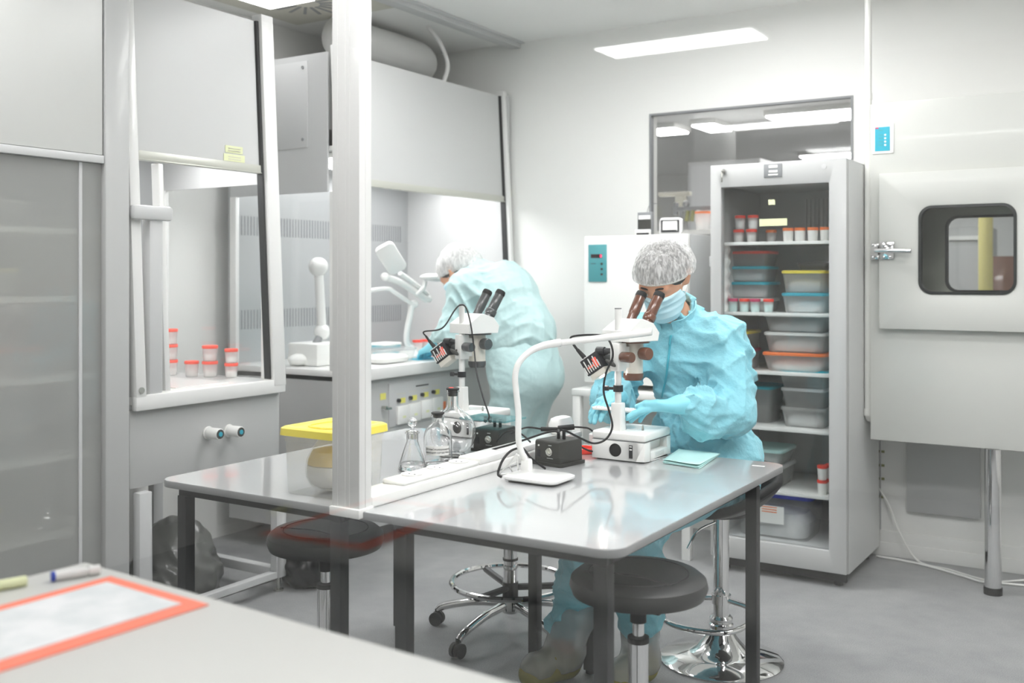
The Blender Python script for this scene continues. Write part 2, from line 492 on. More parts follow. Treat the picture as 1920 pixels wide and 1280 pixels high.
# window glazing and its thin dark frame
wf = struct(thing('window_1', 'fixed window in the back wall', 'window', ((W[0] + W[1]) / 2, YB, W[2])))
del wf['label'], wf['category']
g = G()
fw = .011
for a in ((W[0], W[1], W[3] - fw, W[3]), (W[0], W[1], W[2], W[2] + fw)): g.box(a[0], a[1], YB - .006, YB + .03, a[2], a[3])
for x in (W[0], W[1] - fw): g.box(x, x + fw, YB - .006, YB + .03, W[2] + fw, W[3] - fw)
g.out('window_frame', 'grey_panel', wf)
bx('window_pane', 'pane', wf, W[0] + fw, W[1] - fw, YB + .006, YB + .014, W[2] + fw, W[3] - fw)
# glazed partition between the corridor and the laboratory
pt = struct(thing('window_2', 'glass partition', 'window', (-1, YG, 0))); del pt['label'], pt['category']
bx('glass_pane', 'pane', pt, XL + .001, 1.999, YG, YG + .008, .001, CZ - .001)
# ceiling rail above the hood fronts
g = G(); g.box(-3.24, -3.165, 2.2, YB, CZ - .034, CZ); g.box(-3.26, -3.14, 2.2, YB, CZ - .012, CZ)
struct(g.out('trim_1', 'hood_grey', None, .004))

# ------------------------------------------------------------------ lamps
def ceiling_lamp(x, y, sx, sy, label, group, m='lamp_white', z=CZ):
    t = thing('ceiling_lamp', label, 'lamp', (x, y, z - .045), group)
    g = G(); g.box(x - sx / 2 - .02, x + sx / 2 + .02, y - sy / 2 - .02, y + sy / 2 + .02, z - .045, z - .001); g.out('lamp_housing', 'white_enamel', t, .004)
    bx('lamp_diffuser', m, t, x - sx / 2, x + sx / 2, y - sy / 2, y + sy / 2, z - .056, z - .045)
    return t
for x, y in ((-2.35, 3.55), (-1.5, 4.15), (-2.75, 1.5), (-1.1, 1.6), (-.2, 2.3), (.15, 3.4), (.3, 1.55)):  # all out of view; one right of the desks added to brighten the person
    ceiling_lamp(x, y, .95, .28, 'unseen white strip lamp on the laboratory ceiling above the benches', 'laboratory ceiling lamps')
p = at(462, 12, Z=2.62); ceiling_lamp(p.x + .0, p.y + .05, .3, .5, 'bright ceiling lamp above the left fume hood', None, 'lamp_soft')
for x, y in ((-2.3, -3.0), (-.3, -1.6), (-2.6, -.6)):
    ceiling_lamp(x, y, .95, .28, 'white strip lamp on the corridor ceiling behind the glass', 'corridor ceiling lamps', 'corridor_light')
q1, q2, q3, q4 = at(1250, 247, Z=2.7), at(1335, 240, Z=2.7), at(1515, 221, Z=2.7), at(1560, 294, Z=2.7)
ceiling_lamp(q1.x, q1.y, .28, .35, 'small lamp at the left edge of the window view, next room', None)
ceiling_lamp(q2.x, q2.y, .2, .45, 'second lamp from left in the room beyond the window', None)
ceiling_lamp(q3.x + .12, q3.y, .8, .5, 'long bright lamp at right in the room beyond the window', None)
ceiling_lamp(q4.x + .1, min(q4.y, 12.6), .8, .4, 'farthest lamp, just above the refrigerator top, beyond the window', None)
ceiling_lamp(-1.6, 6.9, 1.0, .3, 'right strip lamp added out of sight behind the window head to brighten the next room', None)  # added lamp, never in view, lifts the room behind the window
ceiling_lamp(-3.3, 6.5, 1.0, .3, 'left strip lamp added out of sight behind the window head to brighten the next room', None)  # second unseen lamp put in for the same brightening
ceiling_lamp(.9, 7.4, 1.0, .3, 'strip lamp in the next room beyond the pass box', None)

# ------------------------------------------------------------------ service column and cable trunking between the desks
CX0, CX1 = -1.80, -1.708
t = thing('service_column', 'white vertical cable column dropping from the ceiling to the desk edge', 'cable column', (-1.754, 2.02, .73))
g = G(); g.box(CX0, CX1, 1.997, 2.045, .755, CZ)
for x in (-1.782, -1.756, -1.742): g.box(x - .0012, x + .0012, 1.9962, 1.999, .757, CZ)
g.box(CX1 - .002, CX1 + .0014, 2.02, 2.024, .757, CZ)
g.out('column_profile', 'white_gloss', t, .003)
bx('end_cap', 'white_plastic', t, CX0 - .005, CX1 + .005, 1.99, 2.05, .733, .757, .003)
t = thing('cable_trunking', 'white raised cable trunking running between the two desks', 'trunking', (-1.754, 2.65, .75))
g = G(); g.box(CX0, CX1, 2.047, 3.22, .75, .782); g.out('trunking_base', 'white_plastic', t, .006, 3)
bx('cover_strip', 'white_gloss', t, CX0 + .004, CX1 - .004, 2.56, 3.215, .7815, .803, .006)
sm = G()
sm.box(CX0 + .006, CX1 - .004, 2.19, 2.555, .7815, .7955)
so = sm.out('socket_module', 'white_plastic', t, .01, 3)
for y in (2.28, 2.40, 2.51):
    g = G(); g.lathe([(.018, .794), (.03, .7958), (.0315, .7985), (.029, .7985), (.026, .7965), (.0, .7965)], (-1.757, y, 0)); r = g.out('socket_ring', 'white_plastic', so)
    for d in (-.0095, .0095):
        g = G(); g.cyl((-1.757 + d, y, .796), (-1.757 + d, y, .7972), .0032, n=10); g.out('socket_hole', 'black_plastic', so)

# ------------------------------------------------------------------ the two desks
def desk(x0, x1, label, legs):
    t = thing('lab_desk', label, 'desk', ((x0 + x1) / 2, 2.63, 0), 'laboratory desks')
    top = [(x, y) for x, y in rrect(x0, x1, 2.005, 3.245, .055, 8)]
    # keep the joint between the desks square
    g = G(); g.prism(top, .73, .7495); o = g.out('desktop', 'desk_edge', t, .0015)
    g = G(); g.prism([(x, y) for x, y in rrect(x0 + .001, x1 - .001, 2.006, 3.244, .054, 8)], .7492, .7503); g.out('laminate', 'desk_laminate', o)
    lx = sorted(legs)
    g = G(); 
    g.box(lx[0] - .016, lx[1] + .016, 2.05, 2.08, .70, .7299); g.box(lx[0] - .016, lx[1] + .016, 3.075, 3.105, .70, .7299)
    g.box(lx[0] - .016, lx[0] + .016, 2.08, 3.075, .70, .7299); g.box(lx[1] - .016, lx[1] + .016, 2.08, 3.075, .70, .7299)
    g.out('under_frame', 'dark_steel', t, .002)
    for x in lx:
        for y in (2.065, 3.09):
            g = G(); g.box(x - .018, x + .018, y - .018, y + .018, .012, .70); l = g.out('leg', 'dark_steel', t, .002)
            g = G(); g.cyl((x, y, 0), (x, y, .013), .016, n=14); g.out('foot', 'black_rubber', l)
    return t
desk(-2.50, -1.757, 'pale grey lab desk left of the trunking with the yellow-lidded box on it', (-2.44, -1.835))
dr = desk(-1.751, -.983, 'pale grey lab desk right of the trunking where the person uses a microscope', (-1.615, -1.045))
g = G(); Mx = Matrix.Translation((-1.05, 3.16, .7504)) @ Matrix.Rotation(math.radians(4), 4, 'Z'); g.box(-.02, .02, -.006, .006, 0, .0006, Mx); g.out('sticker', 'paper', dr)

# ------------------------------------------------------------------ seats
def ring(g, c, r, rt, n=40, sx=1, sy=1):
    g.tube([(c[0] + r * sx * math.cos(2 * PI * k / n), c[1] + r * sy * math.sin(2 * PI * k / n), c[2]) for k in range(n)], rt, 8, 1, True)
def stool(x, y, ztop, label, rot):
    t = thing('round_stool', label, 'stool', (0, 0, 0), 'round black stools')
    g = G(); R = .178
    g.lathe([(0.02, ztop - .062), (R - .03, ztop - .062), (R - .008, ztop - .056), (R, ztop - .035), (R - .004, ztop - .016), (R - .02, ztop - .003), (R - .06, ztop), (0.001, ztop - .004)], n=48)
    s = g.out('seat', 'black_vinyl', t)
    g = G(); ring(g, (0, 0, ztop - .001), R - .05, .002); g.tube([(-.12, -.07, ztop), (0, -.045, ztop + .001), (.12, -.07, ztop)], .0016, 6)
    g.out('seat_seam', 'black_rubber', s)
    bx('seat_plate', 'black_plastic', t, -.085, .085, -.06, .06, ztop - .085, ztop - .0625, .004)
    g = G(); g.cyl((0, 0, ztop - .13), (0, 0, ztop - .083), .021, n=24); g.out('gas_spring_collar', 'black_plastic', t)
    g = G(); g.cyl((0, 0, ztop - .17), (0, 0, ztop - .128), .0155, n=24); g.out('piston', 'chrome', t)
    g = G(); g.cyl((0, 0, ztop - .182), (0, 0, ztop - .168), .028, n=24); g.out('gasket_ring', 'black_rubber', t)
    g = G(); g.cyl((0, 0, .12), (0, 0, ztop - .18), .0265, n=28); g.out('column', 'chrome', t)
    star(t, .12, .235, rot)
    t.location = (x, y, 0)
    return t
def star(t, zh, rad, rot):
    g = G(); g.lathe([(.03, zh - .045), (.045, zh - .03), (.045, zh + .005), (.03, zh + .012)]); g.out('base_hub', 'chrome', t)
    for k in range(5):
        a = rot + 2 * PI * k / 5; d = Vector((math.cos(a), math.sin(a), 0))
        g = G(); g.tube([d * .03 + Vector((0, 0, zh - .012)), d * rad * .5 + Vector((0, 0, zh - .022)), d * rad * .9 + Vector((0, 0, .078)), d * rad + Vector((0, 0, .06))], lambda u: .017 - .004 * u, 10)
        arm = g.out('base_arm', 'chrome', t)
        n = d.cross(Vector((0, 0, 1))); c = d * (rad + .004) + Vector((0, 0, .0265))
        g = G()
        for sgn in (-1, 1): g.cyl(c + n * (.006 * sgn), c + n * (.02 * sgn), .026, n=22)
        g.cyl(c - n * .008, c + n * .008, .019, n=16); g.cyl(c + Vector((0, 0, .0)), c + Vector((0, 0, .036)), .008, n=10)
        g.out('caster', 'black_rubber', arm)
stool(-2.13, 2.335, .585, 'round black stool under the left desk beside the cable column', .3)
stool(-1.115, 2.40, .592, 'round black stool under the right desk in front of the seated person', .75)

t = thing('swivel_chair', 'chrome swivel chair with foot ring and casters behind the left desk', 'chair', (0, 0, 0))
star(t, .13, .30, math.radians(-128 + 32))
g = G(); g.cyl((0, 0, .14), (0, 0, .20), .03, n=24); g.out('column_sleeve', 'black_plastic', t)
g = G(); g.cyl((0, 0, .20), (0, 0, .50), .0265, n=28); c = g.out('column', 'chrome', t)
g = G(); g.cyl((0, 0, .282), (0, 0, .29), .029, n=28); g.out('clamp_ring', 'black_rubber', c)
g = G(); ring(g, (0, 0, .20), .222, .0105, 48); fr_ = g.out('foot_ring', 'chrome', t)
for k in range(3):
    a = .5 + 2 * PI * k / 3
    g = G(); g.tube([(.028 * math.cos(a), .028 * math.sin(a), .18), (.2 * math.cos(a), .2 * math.sin(a), .19), (.22 * math.cos(a), .22 * math.sin(a), .198)], .013, 8); g.out('ring_spoke', 'black_plastic', fr_)
g = G(); g.lathe([(.02, .50), (.17, .51), (.2, .54), (.195, .57), (.15, .58), (.001, .575)], n=40); g.out('seat', 'black_vinyl', t)
p = at(957, 500, F=3.85); t.location = (p.x, p.y, 0)

# bar stool of the seated person
BS = Vector((-1.278, 3.44, 0))
t = thing('bar_stool', 'chrome bar stool with black bucket seat under the seated person', 'bar stool', (0, 0, 0))
g = G(); g.lathe([(.001, .001), (.214, .001), (.216, .006), (.205, .014), (.13, .03), (.085, .05), (.055, .085), (.042, .105), (.034, .112)], n=56); g.out('base', 'chrome', t)
g = G(); g.lathe([(.036, .11), (.043, .117), (.043, .128), (.037, .133), (.041, .14), (.041, .15), (.034, .158)], n=32); g.out('base_collar', 'chrome', t)
g = G(); g.cyl((0, 0, .15), (0, 0, .52), .0285, n=32); g.out('column', 'chrome', t)
g = G(); g.tube([(-.03, -.005, .215), (-.13, -.03, .205), (-.15, -.13, .195), (-.11, -.235, .185), (0, -.265, .182), (.11, -.235, .185), (.15, -.13, .195), (.13, -.03, .205), (.03, -.005, .215)], .0095, 10)
g.cyl((0, 0, .2), (0, 0, .232), .034, n=28)
g.out('footrest', 'chrome', t)
g = G(); g.tube([(-.01, -.02, .49), (-.06, -.07, .46), (-.09, -.09, .40)], .005, 8); g.out('height_lever', 'chrome', t)
rows = []; rim = []
for i in range(13):
    q = i / 12; row = []
    for k in range(56):
        a = 2 * PI * k / 56; c, s = math.cos(a), math.sin(a)
        ex = .19 * (1 + .08 * max(s, 0)); ey = .185
        lift = .105 + .045 * max(0, s) + .0 * c; front = .035 if s < -.3 else 0
        h = (lift - (max(0, -s) ** 2) * .085) * q ** 2.6
        row.append((ex * q * c, ey * q * s + .01, .535 + h))
    rows.append(row)
g = G(); V = g.quadgrid(rows, closed_u=True)
o = g.out('seat', 'black_vinyl', t, angle=180); md = o.modifiers.new('thickness', 'SOLIDIFY'); md.thickness = .022; md.offset = -1
g = G(); g.tube([Vector(p) + Vector((0, 0, -.008)) for p in rows[-1]], .016, 10, 1, True); g.out('seat_rim', 'black_rubber', o, angle=180)
g = G(); g.lathe([(.03, .50), (.1, .518), (.1, .53), (.03, .535)]); g.out('seat_bracket', 'black_plastic', t)
t.location = BS
BAR_STOOL = t
# ------------------------------------------------------------------ small reusable vessels
def cup(label, loc, group, lidm='coral_plastic', r=.029, h=.066, body='cup_plastic', filled='paper', fill=.45):
    t = thing('specimen_cup', label, 'specimen cup', (0, 0, 0), group)
    g = G(); g.lathe([(r * .8, 0), (r * .84, .002), (r * .97, h - .008), (r * .97, h - .004)], n=24, cap1=False); g.out('cup_body', body, t)
    if fill:
        g = G(); g.lathe([(r * .74, .003), (r * .74 + r * .1 * fill, .003 + h * fill)], n=20); g.out('content', filled, t)
    g = G(); g.lathe([(r * .99, h - .010), (r * 1.04, h - .008), (r * 1.04, h + .001), (r * .98, h + .0035), (r * .93, h + .0025), (.001, h + .0025)], n=28); g.out('cup_lid', lidm, t)
    t.location = loc
    return t
def tub(label, c, sx, sy, h, lidm, group=None, body='frosted_box', z=0, content=None, name='food_container', cat='container', lid_h=.014):
    """rectangular lidded container standing at c (centre of its base)"""
    t = thing(name, label, cat, (0, 0, 0), group)
    g = G(); rows = []
    for k, (f, zz) in enumerate(((.86, 0), (.88, .004), (.985, h - .012), (.985, h - .004))):
        rows.append([(x, y, zz) for x, y in rrect(-sx / 2 * f, sx / 2 * f, -sy / 2 * f, sy / 2 * f, min(sx, sy) * .12, 4)])
    g.rings(rows, True, False); g.out('container_body', body, t)
    if content:
        g = G(); f = .8; g.rings([[(x, y, zz) for x, y in rrect(-sx / 2 * ff, sx / 2 * ff, -sy / 2 * ff, sy / 2 * ff, min(sx, sy) * .2, 4)] for ff, zz in ((.78, .006), (.83, h * .35), (.7, h * .55), (.4, h * .62))]); g.out('content', content, t)
    g = G(); rr = lambda e: rrect(-sx / 2 - e, sx / 2 + e, -sy / 2 - e, sy / 2 + e, min(sx, sy) * .12, 4)
    g.rings([[(x, y, h - .012) for x, y in rr(.002)], [(x, y, h + lid_h - .016) for x, y in rr(.003)], [(x, y, h + lid_h - .012) for x, y in rr(-.002)], [(x, y, h + lid_h - .012) for x, y in rr(-.012)], [(x, y, h + lid_h - .015) for x, y in rr(-.016)]])
    g.out('container_lid', lidm, t)
    t.location = c
    return t

# ------------------------------------------------------------------ upright laboratory refrigerator
FY = 4.487
fx0, fx1, fz0, fz1 = at(1332, 600, Y=FY).x, at(1587, 600, Y=FY).x, .055, 1.868
t = thing('laboratory_refrigerator', 'tall grey refrigerator with glass door full of sample containers', 'refrigerator', ((fx0 + fx1) / 2, FY + .3, 0))
FR = t; D = 5.10
g = G(); th = .035
g.box(fx0, fx0 + th, FY + .05, D, fz0, fz1); g.box(fx1 - th, fx1, FY + .05, D, fz0, fz1); g.box(fx0, fx1, D - .02, D, fz0, fz1)
g.box(fx0 + th, fx1 - th, FY + .05, D - .02, fz1 - .09, fz1); g.box(fx0 + th, fx1 - th, FY + .05, D - .02, fz0, fz0 + .10)
body = g.out('refrigerator_body', 'fridge_grey', t, .004)
g = G()
for k in range(13): 
    x = fx0 + .27 + k * .02; g.box(x, x + .009, D - .028, D - .02, 1.50, 1.74)
g.out('back_ribs', 'fridge_grey', body)
for sx_, xw in ((1, fx0 + th), (-1, fx1 - th)):
    g = G(); rows = []
    for k in range(22 * 6 + 1):
        a = 2 * PI * k / 6; e = .004 + .012 * (.5 - .5 * math.cos(a)); zz = .3 + k * .055 / 6
        rows.append([(xw - sx_ * .001, FY + .09, zz), (xw + sx_ * e * .8, FY + .098, zz), (xw + sx_ * e, FY + .12, zz), (xw + sx_ * e * .8, FY + .142, zz), (xw - sx_ * .001, FY + .15, zz)])
    g.rings(rows); g.out('support_rail', 'white_plastic', body)
gl0, gl1 = at(1352, 600, Y=FY).x, at(1554, 600, Y=FY).x; gz0, gz1 = .16, at(1450, 347, Y=FY).z
g = G(); g.plate_hole((fx0, fx1, fz0 + .01, fz1), (gl0, gl1, gz0, gz1, .004), FY, FY + .045, lambda a, b, t_: (a, t_, b)); dd = g.out('door', 'fridge_door', t, .003)
bx('door_pane', 'door_glass', dd, gl0 + .0005, gl1 - .0005, FY + .018, FY + .026, gz0 + .0005, gz1 - .0005)
pl0, pl1 = at(1432, 333, Y=FY - .004), at(1466, 306, Y=FY - .004)
g = G(); g.box(pl0.x, pl1.x, FY - .004, FY - .0003, pl0.z, pl1.z); pp = g.out('display_plate', 'grey_panel', dd, .0015)
g = G()
for u0, u1, h0, h1 in ((.28, .76, .70, .9), (.28, .76, .36, .52), (.25, .78, .14, .24)):
    g.box(pl0.x + (pl1.x - pl0.x) * u0, pl0.x + (pl1.x - pl0.x) * u1, FY - .0055, FY - .0038, pl0.z + (pl1.z - pl0.z) * h0, pl0.z + (pl1.z - pl0.z) * h1)
g.out('display_marks', 'paper', pp)
lk = at(1358, 322, Y=FY)
g = G(); g.cyl((lk.x, FY - .012, lk.z), (lk.x, FY, lk.z), .011, n=18); lo = g.out('lock', 'chrome', dd)
g = G(); g.box(lk.x - .002, lk.x + .002, FY - .03, FY - .01, lk.z - .006, lk.z + .006); g.box(lk.x - .006, lk.x + .002, FY - .028, FY - .024, lk.z - .05, lk.z - .006); g.out('key', 'steel', lo, .001)
bd = at(1545, 312, Y=FY); g = G(); g.cyl((bd.x, FY - .002, bd.z), (bd.x, FY, bd.z), .011, n=18); g.out('round_badge', 'hood_grey', dd)
st = at(1447, 379, Y=FY + .018); bx('small_sticker', 'pale_label', dd, st.x - .015, st.x + .015, FY + .0165, FY + .0178, st.z - .012, st.z + .012)
s0, s1 = at(1424, 424, Y=FY + .018), at(1476, 409, Y=FY + .018); bx('door_sticker', 'pale_label', dd, s0.x, s1.x, FY + .0165, FY + .0178, s0.z, s1.z)
hz = at(1330, 488, Y=FY).z
g = G(); g.box(fx0 - .008, fx0, FY + .004, FY + .06, hz - .03, hz + .02); g.out('hinge', 'hood_grey', t, .003)
for x in (fx0 + .05, fx1 - .05):
    for y in (FY + .07, D - .06): g = G(); g.cyl((x, y, 0), (x, y, fz0), .02, n=14); g.out('foot', 'black_rubber', t)
bx('plinth', 'black_rubber', t, fx0 + .01, fx1 - .01, FY + .04, FY + .06, .02, .062)
shelf_z = []
for py in (453, 588, 700, 806, 926):
    z = at(1500, py, Y=FY + .07).z; shelf_z.append(z)
    g = G(); g.box(fx0 + th, fx1 - th, FY + .065, D - .03, z - .006, z); g.box(fx0 + th, fx1 - th, FY + .06, FY + .068, z - .012, z + .003)
    g.out('shelf', 'white_plastic', t, .001)
shelf_z.append(fz0 + .10)
def fpos(px, shelf, dy=.14):
    p = at(px, 500, Y=FY + dy); return Vector((p.x, FY + dy, shelf_z[shelf] + .0005))
# top shelf cups
gp = 'cups on the top refrigerator shelf'
for i, (px, lab) in enumerate(((1478, 'white cup with orange lid right of the pale door sticker, top shelf'), (1500, 'second orange-lidded white cup right of the door sticker, top shelf'), (1524, 'third orange-lidded white cup right of the door sticker, top shelf'), (1548, 'orange-lidded white cup at the right end of the top refrigerator shelf'))):
    cup(lab, fpos(px, 0), gp, 'orange_lid', .0245, .062, 'paper', fill=0)
for i, (px, lv, lab) in enumerate(((1385, 0, 'lower left red-lidded cup of the stack at left on the top shelf'), (1409, 0, 'lower right red-lidded cup of the stack at left on the top shelf'), (1388, 1, 'upper left red-lidded cup of the stack at left on the top shelf'), (1412, 1, 'upper right red-lidded cup of the stack at left on the top shelf'))):
    cup(lab, fpos(px, 0, .17) + Vector((0, 0, lv * .0665)), gp, 'red_plastic', .025, .062, 'cup_plastic', fill=.6)
cup('orange-lidded cup behind the pale sticker on the top refrigerator shelf', fpos(1446, 0, .28), gp, 'orange_lid', .0245, .062, 'cup_plastic')
# second shelf
gp = 'containers on the second refrigerator shelf'
gc = 'cups on the second refrigerator shelf'
for px, lm, lab in ((1375, 'magenta_lid', 'leftmost red-lidded cup with blue content on the second shelf'), (1396, 'red_plastic', 'second red-lidded cup from left on the second shelf'), (1416, 'magenta_lid', 'third red-lidded cup from left on the second shelf'), (1441, 'red_plastic', 'rightmost red-lidded cup on the second shelf')):
    cup(lab, fpos(px, 1, .12), gc, lm, .0235, .06, 'cup_plastic', 'cloth_sheet', .6)
zz = shelf_z[1] + .0005
def stack(px, dy, items, shelf, gp):
    p = fpos(px, shelf, dy)
    for lab, sx, sy, h, lm, cont in items:
        tub(lab, p.copy(), sx, sy, h, lm, gp, content=cont); p.z += h + .0025
stack(1412, .29, (('container with white lid at the bottom of the left stack, second shelf', .21, .2, .062, 'white_plastic', 'paper'), ('container with teal lid in the left stack on the second shelf', .21, .2, .075, 'teal_lid', 'paper_grey'), ('upper teal-lidded container of the left stack on the second shelf', .2, .19, .072, 'teal_lid', 'paper_grey'), ('red-lidded container on top of the left stack, second shelf', .2, .18, .07, 'red_plastic', 'graphite')), 1, gp)
stack(1518, .24, (('container with light blue lid at the bottom right of the second shelf', .2, .22, .09, 'cyan_panel', 'paper_grey'), ('container with yellow lid stacked at right on the second shelf', .2, .22, .1, 'yellow_lid', 'paper_grey')), 1, gp)
tr = tub('shallow dark wire tray lying on the yellow lid on the second shelf', fpos(1530, 1, .22) + Vector((0, 0, .1995)), .13, .15, .03, 'graphite', gp, body='graphite')
# third shelf
gp = 'containers on the third refrigerator shelf'
stack(1390, .22, (('lower yellow-lidded container at left on the third shelf', .13, .2, .09, 'magenta_lid', 'paper_grey'), ('upper yellow-lidded container at left on the third shelf', .13, .2, .085, 'yellow_lid', 'graphite')), 2, gp)
stack(1502, .24, (('container with bright orange lid at the bottom right, third shelf', .29, .26, .085, 'orange_lid', 'paper'), ('middle white-lidded container at right on the third shelf', .28, .25, .09, 'white_plastic', 'paper'), ('top white-lidded container at right on the third shelf', .28, .25, .082, 'white_plastic', 'paper_grey')), 2, gp)
cup('red-lidded cup beside the seated person\'s shoulder, third refrigerator shelf', fpos(1402, 2, .11), None, 'magenta_lid', .0235, .06)
# fourth shelf
gp = 'containers on the fourth refrigerator shelf'
stack(1518, .25, (('lowest grey container at right on the fourth shelf', .2, .24, .09, 'frosted_box', 'paper_grey'), ('middle grey container at right on the fourth shelf', .2, .24, .085, 'hood_grey', 'graphite'), ('dark teal-lidded container at the top right of the fourth shelf', .22, .24, .08, 'teal_lid', 'graphite')), 3, gp)
stack(1415, .3, (('wide teal-tinted container behind the glass, left of fourth shelf', .24, .22, .17, 'teal_lid', 'graphite'),), 3, gp)
# fifth shelf
gp = 'containers on the fifth refrigerator shelf'
stack(1430, .25, (('lower grey container at left on the fifth shelf', .26, .24, .10, 'hood_grey', 'graphite'), ('upper pale teal container at left on the fifth shelf', .26, .24, .07, 'cloth_sheet', 'paper_grey')), 4, gp)
for i, (px, lv, dy, lab) in enumerate(((1542, 0, .12, 'lower red-lidded cup of the left pair at right on the fifth shelf'), (1542, 1, .12, 'upper red-lidded cup of the left pair at right on the fifth shelf'), (1557, 0, .17, 'lower red-lidded cup at the door edge on the fifth shelf'), (1557, 1, .17, 'middle red-lidded cup at the door edge on the fifth shelf'))):
    cup(lab, fpos(px, 4, dy) + Vector((0, 0, lv * .0655)), 'cups on the fifth refrigerator shelf', 'red_plastic', .0225, .061, 'paper', fill=0)
bx_ = fpos(1515, 4, .15)
# bottom: big labelled box with blue lid
t = tub('large clear storage box with blue lid and white label at the refrigerator bottom', fpos(1463, 5, .22), .36, .26, .20, 'blue_lid', None, 'clear_box', content='paper_grey', name='storage_box', cat='storage box', lid_h=.02)
g = G(); g.box(-.10, .055, -.1315, -.1290, .07, .15); ORGL = t
tmp = g.bm
me = bpy.data.meshes.new('box_label'); bmesh.ops.recalc_face_normals(tmp, faces=tmp.faces); tmp.to_mesh(me); tmp.free()
o = link_mesh('box_label', me, 'paper', None); o.parent = t; o.location = (-.02, -.1315, .07)
g = G(); g.box(-.012, .012, -.001, 0, -.012, .012, Matrix.Rotation(.7, 4, 'Y')); me = bpy.data.meshes.new('label_picture'); g.bm.to_mesh(me); g.bm.free()
o2 = link_mesh('label_picture', me, 'red_plastic', None); o2.parent = o; o2.location = (-.055, -.0018, .035)
g = G()
for k in range(3): g.box(-.04, .03, -.001, 0, .03 + k * .011, .034 + k * .011)
me = bpy.data.meshes.new('label_lines'); g.bm.to_mesh(me); g.bm.free(); o2 = link_mesh('label_lines', me, 'orange_lid', None); o2.parent = o; o2.location = (0.01, -.0018, .05)

# ------------------------------------------------------------------ incubator on its little table
IY = 4.62
ix0, ix1 = at(1095, 600, Y=IY).x, at(1290, 600, Y=IY).x; iz0, iz1 = .815, at(1200, 440, Y=IY).z
tz = .785
t = thing('side_table', 'small white table carrying the incubator by the back wall', 'table', ((ix0 + ix1) / 2, 4.85, 0))
tx0 = ix0 - .035; tx1 = ix1 + .04
bx('table_top', 'white_enamel', t, tx0, tx1, IY - .07, 5.14, tz - .035, tz, .004)
for x in (tx0 + .025, tx1 - .025):
    for y in (IY - .045, 5.11): bx('leg', 'white_enamel', t, x - .021, x + .021, y - .021, y + .021, 0, tz - .035, .002)
t = thing('incubator', 'white incubator cabinet with teal control panel against the back wall', 'incubator', ((ix0 + ix1) / 2, 4.87, tz))
g = G(); g.box(ix0, ix1, IY + .035, 5.13, iz0, iz1); bd = g.out('incubator_body', 'hood_grey', t, .006)
dr = G().box(ix0, ix1, IY, IY + .033, iz0, iz1).out('door', 'white_enamel', t, .006)
p0, p1 = at(1104, 528, Y=IY), at(1138, 458, Y=IY)
pn = bx('control_panel', 'teal_panel', dr, p0.x, p1.x, IY - .006, IY - .0003, p0.z, p1.z, .002)
ph, pw = p1.z - p0.z, p1.x - p0.x
bx('display_window', 'display_dark', pn, p0.x + pw * .15, p0.x + pw * .75, IY - .0072, IY - .0058, p0.z + ph * .64, p0.z + ph * .74)
bx('lit_digit', 'digit_red', pn, p0.x + pw * .66, p0.x + pw * .74, IY - .0078, IY - .007, p0.z + ph * .655, p0.z + ph * .725)
for f in (.48, .34, .20):
    g = G(); g.cyl((p0.x + pw * .75, IY - .010, p0.z + ph * f), (p0.x + pw * .75, IY - .005, p0.z + ph * f), .006, n=14); g.out('button', 'graphite', pn)
bx('panel_text', 'ink', pn, p0.x + pw * .14, p0.x + pw * .42, IY - .0066, IY - .0058, p0.z + ph * .48, p0.z + ph * .495)
for x in (ix0 + .05, ix1 - .06):
    for y in (IY + .05, 5.06): g = G(); g.cyl((x, y, tz), (x, y, iz0 + .002), .016, n=14); g.out('foot', 'black_rubber', t)
kz = at(1112, 693, Y=IY).z
g = G(); g.cyl((ix0 + .035, IY - .03, kz), (ix0 + .035, IY, kz), .012, n=16); g.cyl((ix0 + .02, IY - .026, kz), (ix0 + .06, IY - .026, kz), .006, n=10); g.out('door_latch', 'grey_panel', dr)
# instruments on top of it
a, b = at(1195, 440, Y=4.68), at(1222, 397, Y=4.68)
t = thing('handheld_meter', 'dark handheld meter with white base hanging cord on top of the incubator', 'meter', ((a.x + b.x) / 2, 4.69, iz1))
bx('meter_body', 'grey_panel', t, a.x, b.x, 4.68, 4.71, iz1 + .002, b.z, .004)
bx('meter_display', 'paper', t, a.x + .008, b.x - .008, 4.678, 4.6805, b.z - .036, b.z - .016)
bx('meter_face', 'graphite', t, a.x + .004, b.x - .004, 4.679, 4.6805, iz1 + .032, b.z - .038)
bx('meter_base', 'white_plastic', t, a.x - .006, b.x - .002, 4.66, 4.679, iz1, iz1 + .028, .004)
bx('base_strip', 'black_plastic', t, a.x + .006, b.x - .006, 4.656, 4.6605, iz1 + .001, iz1 + .011)
g = G(); g.tube([((a.x + b.x) / 2 + .01, 4.69, b.z), ((a.x + b.x) / 2 + .012, 4.72, b.z + .04), ((a.x + b.x) / 2 + .015, 4.8, b.z + .05)], .002, 6); g.out('cord', 'grey_panel', t)
a, b = at(1235, 439, Y=4.70), at(1277, 407, Y=4.70)
t = thing('thermometer_display', 'white rounded digital thermometer standing on top of the incubator', 'thermometer', ((a.x + b.x) / 2, 4.71, iz1))
fr = lambda u, w, q: (u, q, w)
g = G(); g.plate_hole((a.x + .012, b.x - .012, iz1 + .0125, b.z - .012), (a.x + .02, b.x - .02, iz1 + .016, b.z - .016, .006), 4.70, 4.705, fr); g.out('screen_frame', 'ink', t)
g = G(); P = rrect(a.x, b.x, iz1 + .001, b.z, .018, 6); g.rings([[(x, 4.7055, z) for x, z in P], [(x, 4.728, z) for x, z in P]]); g.out('display_body', 'white_gloss', t, .003)
bx('screen', 'paper', t, a.x + .0195, b.x - .0195, 4.702, 4.7045, iz1 + .02, b.z - .0155)
